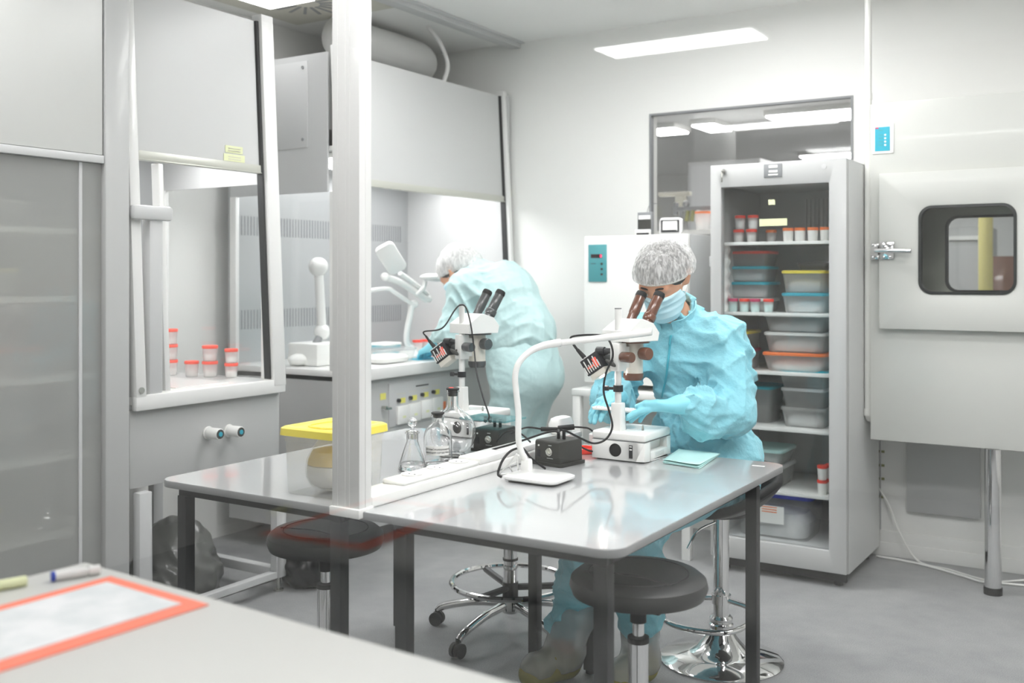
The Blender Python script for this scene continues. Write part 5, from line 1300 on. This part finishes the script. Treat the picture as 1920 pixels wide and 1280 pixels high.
g = G(); g.cyl(ma + dv * .3, ma + dv * .82, .008, n=16); g.out('marker_barrel', 'white_gloss', t)
g = G(); g.cyl(ma + dv * .24, ma + dv * .3, .0083, n=16); g.out('marker_ring', 'marker_blue', t)
g = G(); g.cyl(ma + dv * .88, mb + dv * .08, .0082, n=16); g.cyl(ma + dv * .82, ma + dv * .88, .006, n=12); g.out('marker_cap', 'white_gloss', t)
g = G(); g.cyl(Mr @ Vector((.03, -.205, .8585)), Mr @ Vector((.05, -.135, .8585)), .0083, n=16); tag(g.out('highlighter', 'pale_label', None, .001), 'pale yellow highlighter next to the marker on the foreground counter', 'marker')
# ------------------------------------------------------------------ people
def rc(a, b, ra, rb, **o): return (tuple(a), tuple(b), ra, rb, o)
V3 = lambda x, y, z: Vector((x, y, z))
def folds(amp, seeds, lim=None):
    """crumpled cloth: warped ridges in several directions"""
    rnd = random.Random(seeds); K = []
    for _ in range(5):
        d = Vector((rnd.uniform(-1, 1), rnd.uniform(-1, 1), rnd.uniform(-1, 1))).normalized(); e = d.orthogonal()
        K.append((d, e, rnd.uniform(22, 48), rnd.uniform(9, 17), rnd.uniform(0, 6), rnd.uniform(0, 6)))
    def f(X, Y, Z):
        s = 0
        for d, e, fr_, wf_, p, q in K:
            u = (X * d.x + Y * d.y + Z * d.z) * fr_ + 1.5 * np.sin((X * e.x + Y * e.y + Z * e.z) * wf_ + q) + p
            s = s + (1 - np.abs(np.sin(u))) ** 2
        m = s / 5 - .22
        w = .35 + .65 * (.5 + .5 * np.sin(X * 9 + Y * 7 + 3 * np.sin(Z * 6)))
        return -amp * m * 2.2 * w
    return f

def head_parts(t, c, fwd, up, scale, skin, extra_body, cap_prims_opts, mask=True, bodyh=.006):
    """returns transforms for a head centred at c (skull centre), facing fwd"""
    f = fwd.normalized(); u = (up - f * up.dot(f)).normalized(); r = f.cross(u)      # r = the person's right-hand side
    L = lambda x, y, z: c + r * x * scale + f * y * scale + u * z * scale
    return L, f, u, r
def head_prims(L, s):
    return [rc(L(0, -.012, .028), L(0, .012, .022), .083 * s, .079 * s, k=.02),
            rc(L(0, .03, -.03), L(0, .038, -.062), .062 * s, .047 * s, k=.03),
            rc(L(0, .055, -.088), L(0, .06, -.092), .027 * s, .025 * s, k=.03),
            rc(L(-.035, .03, -.06), L(-.02, .055, -.085), .028 * s, .022 * s, k=.025), rc(L(.035, .03, -.06), L(.02, .055, -.085), .028 * s, .022 * s, k=.025),
            rc(L(-.033, .068, -.032), L(-.033, .066, -.034), .018 * s, .018 * s, k=.02), rc(L(.033, .068, -.032), L(.033, .066, -.034), .018 * s, .018 * s, k=.02),
            rc(L(0, .087, .0), L(0, .105, -.036), .0075 * s, .0115 * s, k=.012),
            rc(L(-.011, .095, -.04), L(.011, .095, -.04), .008 * s, .008 * s, k=.01),
            rc(L(-.045, .077, .018), L(.045, .077, .018), .011 * s, .011 * s, k=.015),
            rc(L(-.018, .088, -.066), L(.018, .088, -.066), .0065 * s, .0065 * s, k=.01), rc(L(-.014, .086, -.075), L(.014, .086, -.075), .007 * s, .007 * s, k=.01),
            rc(L(-.031, .094, .0), L(-.031, .0935, .0), .0125 * s, .0125 * s, sub=True), rc(L(.031, .094, .0), L(.031, .0935, .0), .0125 * s, .0125 * s, sub=True),
            rc(L(-.031, .079, .0), L(-.031, .0785, .0), .012 * s, .012 * s, k=.004), rc(L(.031, .079, .0), L(.031, .0785, .0), .012 * s, .012 * s, k=.004),
            rc(L(-.079, -.008, -.01), L(-.083, -.02, .018), .014 * s, .018 * s, k=.012), rc(L(.079, -.008, -.01), L(.083, -.02, .018), .014 * s, .018 * s, k=.012)]
def face_bits(t, L, s):
    for sx in (-1, 1):
        g = G(); g.tube([L(sx * .012, .0895, .022), L(sx * .03, .0915, .029), L(sx * .05, .078, .022)], lambda q: .0034 * s, 8); g.out('eyebrow', 'brow', t, angle=180)
        g = G(); g.ball(L(sx * .031, .0805, 0), .0118 * s, 16, 10); e = g.out('eye', 'paper', t, angle=180)
        g = G(); g.ball(L(sx * .031, .0895, -.002), .0052 * s, 12, 8); g.out('iris', 'brow', e, angle=180)

def hand_prims(w, tips, palm_n, size=1.0):
    pass
def hand(name, m, t, wrist, knuckle, side, nrm, curls, thumb_to, cuff, r=1.0, spread=.021):
    """glove: palm from wrist to the knuckle line, five separately bent fingers; side = towards the index finger, nrm = back of the hand"""
    wrist, knuckle = Vector(wrist), Vector(knuckle)
    d = (knuckle - wrist).normalized(); side = Vector(side); side = (side - d * side.dot(d)).normalized()
    n = Vector(nrm); n = (n - d * n.dot(d)); n = (n - side * n.dot(side)).normalized()
    P = [rc(cuff, wrist, .038 * r, .031 * r, k=.015), rc(wrist, wrist + d * .02, .029 * r, .029 * r, k=.02, flat=(n, .75))]
    for k in range(4): P.append(rc(wrist + d * .015 + side * (.012 * (1.5 - k) * .8), knuckle + side * spread * (1.5 - k), .019 * r, .0135 * r, k=.014))
    lens = [(.043, .026, .021), (.047, .030, .022), (.043, .028, .021), (.034, .021, .019)]
    for k in range(4):
        p = knuckle + side * spread * (1.5 - k) + d * .002 - (d * .006 if k == 3 else d * 0); a = 0; rr = (.0105, .0098, .0088)
        for j in range(3):
            a += curls[k][j]; v = d * math.cos(a) - n * math.sin(a) + side * (.06 * (1.5 - k))
            v.normalize(); q = p + v * lens[k][j]
            P.append(rc(p, q, rr[j] * r * (.92 if k == 3 else 1), (rr[j] - .0008) * r * (.92 if k == 3 else 1), k=.005)); p = q
    b = wrist + d * .025 + side * .022; th = [Vector(x) for x in thumb_to]
    P.append(rc(b, th[0], .0165 * r, .0125 * r, k=.014)); P.append(rc(th[0], th[1], .0118 * r, .0108 * r, k=.005)); P.append(rc(th[1], th[2], .0108 * r, .009 * r, k=.005))
    return sdf_object(name, m, t, P, .0027, .012, .01, None, None, 1)

# ================================================================== seated person at the microscope
t = thing('person', 'seated person in teal coverall, mask and hair cap looking into the microscope', 'person', (-1.40, 3.43, 0))
HIP, WST, CHS, NCK = V3(-1.335, 3.475, .685), V3(-1.37, 3.485, .86), V3(-1.405, 3.455, 1.07), V3(-1.428, 3.40, 1.20)
SL, SR = V3(-1.275, 3.43, 1.125), V3(-1.575, 3.42, 1.125)
EL, ER = V3(-1.205, 3.335, .91), V3(-1.655, 3.335, .93)
WL, WR = V3(-1.312, 3.170, .928), V3(-1.575, 3.225, .93)
KL, KR = V3(-1.40, 3.02, .575), V3(-1.535, 2.985, .55)
HL, HR = V3(-1.25, 3.46, .66), V3(-1.40, 3.46, .66)
AL, AR = V3(-1.435, 3.10, .125), V3(-1.668, 2.99, .125)
HC = V3(-1.437, 3.300, 1.343)
L, f, u, r = head_parts(t, HC, V3(-.06, -.80, -.60), V3(0, -.45, 1), 1, 'skin', None, None)
S = 1.0
bd = head_prims(L, S) + [
    rc(NCK + V3(0, .0, -.03), HC + V3(0, .045, -.07), .054, .052, k=.03),
    rc(HIP, WST, .125, .115, flat=((0, 1, 0), .75)), rc(WST, CHS, .115, .13, flat=((0, 1, 0), .72)), rc(SL, SR, .06, .06), rc(CHS, NCK, .11, .06),
    rc(SL, EL, .046, .034, k=.015), rc(EL, WL, .03, .02, k=.01), rc(SR, ER, .046, .034, k=.015), rc(ER, WR, .03, .02, k=.01),
    rc(WL, WL + V3(-.05, -.03, 0), .02, .017, k=.008), rc(WR, WR + V3(-.01, -.03, 0), .02, .017, k=.008),
    rc(HL, KL, .085, .055), rc(KL, AL, .052, .036), rc(HR, KR, .085, .055), rc(KR, AR, .052, .036),
    rc(AL + V3(0, .02, -.06), AL + V3(-.02, -.12, -.085), .036, .028), rc(AR + V3(.01, .02, -.06), AR + V3(-.05, -.12, -.085), .036, .028)]
body = sdf_object('body', 'skin', t, bd, .0055, .035, .03, None, None, 1)
face_bits(t, L, S)
# coverall
cv = [rc(HIP + V3(-.02, 0, -.04), WST, .155, .142, flat=((0, 1, 0), .84)), rc(WST + V3(.0, 0, .0), CHS, .145, .162, flat=((0, 1, 0), .76)),
      rc(HIP + V3(.03, .01, .05), HIP + V3(-.09, .01, .05), .15, .15, flat=((0, 0, 1), .72)),
      rc(SL + V3(.006, 0, .004), SR + V3(-.006, 0, .004), .082, .082), rc(CHS, NCK, .13, .075), rc(NCK + V3(0, .01, -.02), NCK + V3(-.004, -.002, .03), .082, .074, k=.02),
      rc(SL + V3(.01, 0, 0), (SL + EL) / 2 + V3(.012, .0, -.01), .082, .078), rc((SL + EL) / 2 + V3(.012, 0, -.01), EL + V3(.008, -.004, -.012), .078, .08),
      rc(EL + V3(.0, -.006, -.02), (EL + WL) / 2 + V3(-.01, 0, -.035), .078, .072), rc((EL + WL) / 2 + V3(-.008, 0, -.03), WL + V3(.05, .05, -.012), .07, .056), rc(WL + V3(.05, .05, -.01), WL + V3(.018, .02, 0), .054, .043, k=.02),
      rc(SR, (SR + ER) / 2, .078, .072), rc((SR + ER) / 2, ER, .072, .068), rc(ER + V3(0, 0, -.01), (ER + WR) / 2 + V3(0, 0, -.02), .068, .064), rc((ER + WR) / 2 + V3(0, 0, -.02), WR + V3(-.01, .025, 0), .062, .043),
      rc(HL, KL, .112, .088), rc(KL + V3(0, 0, .0), AL + V3(0, 0, .09), .082, .07), rc(AL + V3(0, 0, .10), AL + V3(0, 0, .045), .066, .05),
      rc(HR, KR, .112, .088), rc(KR, (KR + AR) / 2, .08, .074), rc((KR + AR) / 2, AR + V3(0, 0, .05), .07, .05)]
# neck opening and sleeve ends
cv += [rc(NCK + V3(-.004, -.02, .035), HC + V3(.0, .03, -.02), .062, .075, sub=True)]
fd = folds(.021, 11)
def axis_folds(X, Y, Z, p, q, amp, fr_, width, ph, diag=0.):
    """soft rings of slack cloth round a limb from p to q"""
    p = np.array(p); q = np.array(q); d = q - p; ln = np.linalg.norm(d); d = d / ln
    e = np.cross(d, [.3, .2, .93]); e /= np.linalg.norm(e); h = np.cross(d, e)
    DX, DY, DZ_ = X - p[0], Y - p[1], Z - p[2]
    tt = DX * d[0] + DY * d[1] + DZ_ * d[2]; a_ = DX * e[0] + DY * e[1] + DZ_ * e[2]; b_ = DX * h[0] + DY * h[1] + DZ_ * h[2]
    ang = np.arctan2(b_, a_)
    near = np.exp(-np.maximum(0, np.sqrt(a_ ** 2 + b_ ** 2) - width) ** 2 / .0012)
    along = np.clip(1 - np.abs(tt / ln - .5) * 2 + .45, 0, 1)
    u_ = tt * fr_ + 1.1 * np.sin(ang * 2 + ph) + .8 * np.sin(ang * 3 - ph * 2 + tt * 20) + diag * 2 * np.sin(ang + ph)
    return -amp * near * along * ((1 - np.abs(np.sin(u_))) ** 1.6 - .3) * (.55 + .45 * np.sin(ang + ph * 3 + tt * 9))
def fold1(X, Y, Z):
    d = fd(X, Y, Z)
    d = d + axis_folds(X, Y, Z, EL, WL, .036, 50, .09, .4, .6) + axis_folds(X, Y, Z, SL, EL, .042, 36, .09, 1.4, 1.0)
    d = d + axis_folds(X, Y, Z, ER, WR, .036, 54, .085, 2.0, .5) + axis_folds(X, Y, Z, SR, ER, .024, 36, .09, .9, .8)
    d = d + axis_folds(X, Y, Z, HIP, CHS, .032, 26, .17, 2.4, .5)
    d = d + axis_folds(X, Y, Z, KR, AR, .016, 40, .09, 1.1, .7) + axis_folds(X, Y, Z, KL, AL, .016, 38, .09, .3, .7)
    w = np.exp(-((Z - .83) / .045) ** 2) * np.exp(-np.maximum(0, np.sqrt((X - WST.x) ** 2 + (Y - WST.y) ** 2) - .17) ** 2 / .0016)
    return d + .012 * w * (.3 - np.abs(np.sin(np.arctan2(Y - WST.y, X - WST.x) * 13 + 2 * np.sin(Z * 40))))
cov = sdf_object('coverall', 'teal_cloth', t, cv, .005, .035, .04, fold1, None, 1)
# standing collar
g = G(); rows = []
nx = NCK + V3(-.004, -.012, .0); axn = V3(-.02, -.42, .9).normalized(); ax1 = V3(1, 0, 0); ax1 = (ax1 - axn * ax1.dot(axn)).normalized(); ax2 = axn.cross(ax1)
for h_, rr in ((-.035, .082), (0, .079), (.03, .082), (.052, .088), (.053, .083), (.03, .077), (0, .073), (-.03, .074)):
    row = []
    for k in range(41):
        a = math.radians(-90 + 16 + 328 * k / 40); bk = .5 + .5 * math.sin(a)
        row.append(nx + axn * (h_ * (.55 + .65 * bk) if h_ > 0 else h_) + ax1 * (rr * math.cos(a)) + ax2 * (rr * math.sin(a) * .98) + axn * (.002 * math.sin(k * 1.3)))
    rows.append(row)
g.quadgrid(rows, closed_v=True); g.out('collar', 'teal_cloth', cov, angle=70)
# front zip, laid on the cloth
from mathutils.bvhtree import BVHTree
def on_cloth(o, pts, direction, off=.002):
    bv = BVHTree.FromPolygons([v.co + ORG[o] for v in o.data.vertices], [tuple(p.vertices) for p in o.data.polygons]); R = []
    for p in pts:
        h = bv.ray_cast(p - direction * .6, direction)
        if h[0] is not None: R.append(h[0] - direction * off)
    return R
view = lambda px, py: (at(px, py, F=3.0), (at(px, py, F=3.5) - at(px, py, F=3.0)).normalized())
zp = []
for px, py in ((1256, 630), (1256, 645), (1254, 662), (1252, 680), (1250, 698), (1247, 716), (1243, 734), (1241, 745)):
    p, d = view(px, py); zp += on_cloth(cov, [p + d * .6], d, .0025)
if len(zp) > 2:
    g = G(); g.tube(zp, .0042, 8, 4); g.out('zipper', 'zip', cov, angle=180)
    g = G(); g.tube([zp[0] + V3(.006, -.004, .004), zp[0] + V3(.003, -.005, -.012), zp[0] + V3(.0, -.004, -.03)], .0045, 8); g.out('zip_pull', 'zip', cov, angle=180)
# hair and cap
hp = [rc(L(0, -.02, .035), L(0, .0, .035), .092, .088, k=.02), rc(L(0, -.06, -.01), L(0, -.05, .03), .065, .075, k=.03)]
sdf_object('hair', 'hair', t, hp, .005, .03, .02, folds(.004, 4), lambda X, Y, Z: np.minimum((X - HC.x) * f.x + (Y - HC.y) * f.y + (Z - HC.z) * f.z - .02, 9) * .0 + (-( (X - HC.x) * u.x + (Y - HC.y) * u.y + (Z - HC.z) * u.z) + .0), 1)
cp = [rc(L(0, -.025, .026), L(0, .004, .026), .107, .099, k=.02), rc(L(0, -.085, -.01), L(0, -.06, .03), .078, .08, k=.04)]
brim = lambda X, Y, Z: -(((X - HC.x) * u.x + (Y - HC.y) * u.y + (Z - HC.z) * u.z) - (.018 + .30 * ((X - HC.x) * f.x + (Y - HC.y) * f.y + (Z - HC.z) * f.z)))
pl = folds(.006, 21)
def pleats(X, Y, Z):
    a = np.arctan2((X - HC.x) * r.x + (Y - HC.y) * r.y + (Z - HC.z) * r.z, (X - HC.x) * f.x + (Y - HC.y) * f.y + (Z - HC.z) * f.z)
    return pl(X, Y, Z) - .0022 * np.sin(a * 40)
cap = sdf_object('hair_cap', 'gauze', t, cp, .0038, .04, .02, pleats, brim, 1)
# the cap is open below: drop the faces of the cut plane
def open_below(o, fn, tol=.0035):
    bm = bmesh.new(); bm.from_mesh(o.data); org = ORG[o]
    ds = [fc for fc in bm.faces if abs(fn(*( [np.array(v) for v in (fc.calc_center_median() + org)] ))) < tol and True and fc.normal.dot(-u_now) > .6]
    bmesh.ops.delete(bm, geom=ds, context='FACES'); bm.to_mesh(o.data); bm.free()
u_now = u
open_below(cap, brim)
g = G(); pts = []
for k in range(40):
    a = 2 * PI * k / 40
    x, y = math.sin(a), math.cos(a)
    rad = .0935 + .010 * max(0, -y); pts.append(L(x * rad * .95, y * rad - .006 - .02 * max(0, -y), .014 + .28 * (y * rad)))
g.tube(pts, .0042, 8, 1, True); g.out('cap_band', 'gauze_band', cap, angle=180)
# mask
mk = [rc(L(0, .045, -.03), L(0, .052, -.066), .0655, .0535, k=.03), rc(L(0, .075, -.095), L(0, .07, -.098), .03, .03, k=.03), rc(L(0, .09, -.012), L(0, .108, -.04), .0125, .0165, k=.02),
      rc(L(-.05, .02, -.05), L(-.03, .055, -.09), .03, .027, k=.03), rc(L(.05, .02, -.05), L(.03, .055, -.09), .03, .027, k=.03)]
def mcut(X, Y, Z):
    y = (X - HC.x) * f.x + (Y - HC.y) * f.y + (Z - HC.z) * f.z; z = (X - HC.x) * u.x + (Y - HC.y) * u.y + (Z - HC.z) * u.z
    return np.maximum(np.maximum(.022 - y + .1 * (z + .05), z + .012 + .0), -(z + .118))
def mfold(X, Y, Z):
    z = (X - HC.x) * u.x + (Y - HC.y) * u.y + (Z - HC.z) * u.z
    return -.0022 * np.maximum(0, np.sin(z * 260)) - .001
sdf_object('face_mask', 'mask_blue', t, mk, .0035, .03, .02, mfold, mcut, 1)
for sx in (-1, 1):
    g = G(); g.tube([L(sx * .066, .035, -.02), L(sx * .083, .005, .012), L(sx * .086, -.028, .02)], .0016, 6); g.tube([L(sx * .064, .028, -.075), L(sx * .082, -.002, -.03), L(sx * .086, -.028, -.005)], .0016, 6); g.out('mask_strap', 'paper', t, angle=180)
# gloved hands holding the plate
plate_c = V3(-1.513, 3.100, .905)
hand('glove', 'glove', t, WL + V3(-.005, -.004, .0), V3(-1.394, 3.130, .917), V3(.35, -.9, .1), V3(.05, -.1, 1),
     [(.10, .16, .12), (.14, .2, .15), (.22, .28, .2), (.32, .36, .3)], (V3(-1.372, 3.098, .935), V3(-1.408, 3.088, .933), V3(-1.438, 3.087, .921)), WL + V3(.03, .038, .002), 1.04)
hand('glove', 'glove', t, WR + V3(0, -.008, 0), V3(-1.590, 3.158, .918), V3(.9, .2, .1), V3(-.15, .1, 1),
     [(.22, .3, .2), (.26, .34, .24), (.3, .4, .28), (.36, .45, .3)], (V3(-1.556, 3.178, .936), V3(-1.548, 3.148, .934), V3(-1.55, 3.122, .920)), WR + V3(-.018, .035, 0), 1.04)
# shoes in film covers
for A_, tp, lab in ((AL, V3(-.03, -.17, 0), 'l'), (AR, V3(-.068, -.145, 0), 'r')):
    d = tp.normalized()
    sh = [rc(A_ + V3(0, .02, -.075), A_ + tp * .75 + V3(0, 0, -.082), .048, .048, k=.03), rc(A_ + V3(0, .02, -.07), A_ + tp * .3 + V3(0, 0, -.05), .05, .045, k=.03)]
    fl_ = lambda X, Y, Z: -(Z - .004)
    sdf_object('shoe', 'shoe_olive', t, [(a, b, c_, e, o) for a, b, c_, e, o in sh], .006, .03, .02, None, fl_, 1)
    fc = [rc(A_ + V3(0, .02, -.06), A_ + tp * .70 + V3(0, 0, -.066), .058, .052, k=.03), rc(A_ + V3(0, .012, -.04), A_ + V3(0, 0, .10) + (V3(.05, 0, 0) if lab == 'r' else V3(0, 0, 0)), .062, .068, k=.03)]
    fo_ = folds(.009, 31)
    sdf_object('shoe_cover', 'shoe_film', t, fc, .006, .03, .02, fo_, lambda X, Y, Z: np.maximum(-(Z - .035 - .04 * np.clip(((X - A_.x) * d.x + (Y - A_.y) * d.y - .07) / .07, 0, 1) * 0), Z - .30), 1)
t2 = thing('well_plate', 'thin white plate held under the microscope by the seated person', 'plate', plate_c)
g = G(); Mp = Matrix.Translation(plate_c) @ Matrix.Rotation(math.radians(-4), 4, 'Z'); Pp = rrect(-.088, .088, -.033, .033, .008, 4)
g.rings([[Mp @ Vector((x, y, z)) for x, y in Pp] for z in (-.003, .004)]); g.out('plate_body', 'white_gloss', t2, .001)
g = G()
for i in range(8):
    for j in range(3): g.cyl(Mp @ Vector((-.085 + i * .021, -.02 + j * .02, .0038)), Mp @ Vector((-.085 + i * .021, -.02 + j * .02, .0048)), .008, n=12)
g.out('wells', 'paper', t2)

# ================================================================== standing person bent over the hood
t = thing('person', 'standing person in pale teal coverall and cap bending into the fume hood', 'person', (-2.78, 4.50, 0))
HIP, WST, CHS, NCK = V3(-2.76, 4.50, .88), V3(-2.80, 4.50, 1.03), V3(-2.905, 4.49, 1.235), V3(-3.015, 4.485, 1.372)
SLl, SRr = V3(-2.975, 4.32, 1.30), V3(-2.985, 4.66, 1.30)
E1, E2 = V3(-3.035, 4.275, 1.05), V3(-3.06, 4.71, 1.05)
W1, W2 = V3(-3.235, 4.39, .985), V3(-3.25, 4.60, .985)
HC = V3(-3.135, 4.475, 1.365)
L, f, u, r = head_parts(t, HC, V3(-.80, -.05, -.60), V3(-.5, 0, 1), 1, 'skin', None, None)
K1, K2, F1, F2 = V3(-2.80, 4.40, .48), V3(-2.80, 4.60, .48), V3(-2.76, 4.39, .11), V3(-2.76, 4.61, .11)
bd = head_prims(L, 1) + [rc(NCK, HC + V3(.05, 0, -.05), .055, .055), rc(HIP, WST, .13, .12), rc(WST, CHS, .115, .125), rc(SLl, SRr, .06, .06), rc(CHS, NCK, .1, .06),
      rc(SLl, E1, .046, .034, k=.015), rc(E1, W1, .03, .02, k=.01), rc(SRr, E2, .046, .034, k=.015), rc(E2, W2, .03, .02, k=.01), rc(W1, W1 + V3(-.05, .02, -.01), .02, .018, k=.008), rc(W2, W2 + V3(-.05, -.02, -.01), .02, .018, k=.008),
      rc(HIP + V3(0, -.09, -.02), K1, .095, .06), rc(K1, F1, .056, .04), rc(HIP + V3(0, .09, -.02), K2, .095, .06), rc(K2, F2, .056, .04),
      rc(F1 + V3(.02, 0, -.06), F1 + V3(-.13, 0, -.075), .036, .03), rc(F2 + V3(.02, 0, -.06), F2 + V3(-.13, 0, -.075), .036, .03)]
sdf_object('body', 'skin', t, bd, .008, .035, .03, None, None, 1)
face_bits(t, L, 1)
sh = [rc(WST + V3(.01, 0, .02), CHS + V3(.04, 0, .0), .185, .19, flat=((0, 1, 0), 1.06)), rc(CHS + V3(.03, 0, 0), NCK + V3(.02, 0, -.02), .17, .085), rc(SLl, SRr, .085, .085),
      rc(WST + V3(.05, 0, .03), WST + V3(.03, 0, .06), .175, .17),
      rc(SLl, E1, .085, .08), rc(E1, W1 + V3(.03, -.017, .01), .078, .052), rc(SRr, E2, .085, .08), rc(E2, W2 + V3(.03, .017, .01), .078, .052), rc(NCK + V3(.01, 0, -.03), NCK + V3(-.012, 0, .012), .075, .066),
      rc(NCK + V3(-.03, 0, .02), HC, .06, .075, sub=True)]
fd2 = folds(.016, 17)
def fold2(X, Y, Z):
    return fd2(X, Y, Z) + axis_folds(X, Y, Z, SLl, E1, .034, 40, .1, .7, .8) + axis_folds(X, Y, Z, SRr, E2, .034, 40, .1, 1.7, .8) + axis_folds(X, Y, Z, WST, NCK, .034, 20, .19, 2.1, 1.2)
jk = sdf_object('jacket', 'pale_teal_cloth', t, sh, .0078, .05, .04, fold2, lambda X, Y, Z: (.985 + .02 * np.sin(Y * 20) - .12 * (X + 2.8)) - Z, 1)
tr = [rc(HIP + V3(.0, -.03, .06), HIP + V3(.0, .03, .06), .165, .165), rc(HIP + V3(.045, -.055, -.03), HIP + V3(.045, .055, -.03), .165, .165), rc(HIP + V3(.0, 0, .1), WST + V3(0, 0, .01), .17, .15),
      rc(HIP + V3(.02, -.085, -.10), K1, .125, .092), rc(K1, F1 + V3(0, 0, .05), .09, .07), rc(HIP + V3(.02, .085, -.10), K2, .125, .092), rc(K2, F2 + V3(0, 0, .05), .09, .07)]
sdf_object('trousers', 'pale_teal_cloth', t, tr, .0085, .05, .04, folds(.010, 19), lambda X, Y, Z: Z - 1.045, 1)
hp = [rc(L(0, -.02, .035), L(0, .0, .035), .092, .088, k=.02), rc(L(0, -.06, -.01), L(0, -.05, .03), .065, .075, k=.03)]
sdf_object('hair', 'hair', t, hp, .006, .03, .02, None, None, 1)
cp = [rc(L(0, -.03, .05), L(0, .0, .045), .108, .10, k=.02), rc(L(0, -.085, .0), L(0, -.06, .05), .08, .085, k=.04)]
brim2 = lambda X, Y, Z: -(((X - HC.x) * u.x + (Y - HC.y) * u.y + (Z - HC.z) * u.z) - (.0 + .35 * ((X - HC.x) * f.x + (Y - HC.y) * f.y + (Z - HC.z) * f.z)))
cap_mat('gauze_dense', .6)
cap = sdf_object('hair_cap', 'gauze_dense', t, cp, .005, .04, .02, folds(.008, 23), brim2, 1)
u_now = u; open_below(cap, brim2, .005)
mk = [rc(L(0, .045, -.03), L(0, .052, -.066), .0665, .0545, k=.03), rc(L(0, .075, -.095), L(0, .07, -.098), .03, .03, k=.03), rc(L(-.05, .02, -.05), L(-.03, .055, -.09), .03, .027, k=.03), rc(L(.05, .02, -.05), L(.03, .055, -.09), .03, .027, k=.03)]
sdf_object('face_mask', 'mask_blue', t, mk, .005, .03, .02, None, mcut, 1)
for sx in (-1, 1):
    g = G(); g.tube([L(sx * .066, .035, -.02), L(sx * .083, .005, .012), L(sx * .086, -.028, .02)], .0018, 6); g.out('mask_strap', 'paper', t, angle=180)
hand('glove', 'glove', t, W1, W1 + V3(-.085, .03, -.025), V3(0, .8, .3), V3(0, -.3, .9), [(.3, .3, .2)] * 3 + [(.4, .4, .3)], (W1 + V3(-.05, .045, -.02), W1 + V3(-.08, .058, -.03), W1 + V3(-.1, .062, -.04)), W1 + V3(.055, -.032, .018))
hand('glove', 'glove', t, W2, W2 + V3(-.085, -.03, -.025), V3(0, -.8, .3), V3(0, .3, .9), [(.3, .3, .2)] * 3 + [(.4, .4, .3)], (W2 + V3(-.05, -.045, -.02), W2 + V3(-.08, -.058, -.03), W2 + V3(-.1, -.062, -.04)), W2 + V3(.055, .032, .018))
for A_ in (F1, F2):
    sdf_object('shoe', 'shoe_olive', t, [rc(A_ + V3(.03, 0, -.06), A_ + V3(-.14, 0, -.068), .05, .048, k=.03), rc(A_ + V3(.02, 0, -.06), A_ + V3(-.04, 0, -.02), .05, .045, k=.03)], .008, .03, .02, None, lambda X, Y, Z: -(Z - .004), 1)
# ------------------------------------------------------------------ light and view
w = bpy.data.worlds.new('World'); SC.world = w; w.use_nodes = True
w.node_tree.nodes['Background'].inputs['Color'].default_value = (.9, .95, 1, 1); w.node_tree.nodes['Background'].inputs['Strength'].default_value = .3
SC.view_settings.view_transform = 'Standard'; SC.view_settings.look = 'None'
SC.view_settings.exposure = 1.2; SC.view_settings.gamma = 1; SC.view_settings.use_curve_mapping = False
cy = SC.cycles
cy.max_bounces = 12; cy.diffuse_bounces = 6; cy.glossy_bounces = 6; cy.transmission_bounces = 12; cy.transparent_max_bounces = 40
cy.caustics_reflective = False; cy.caustics_refractive = False; cy.sample_clamp_indirect = 6
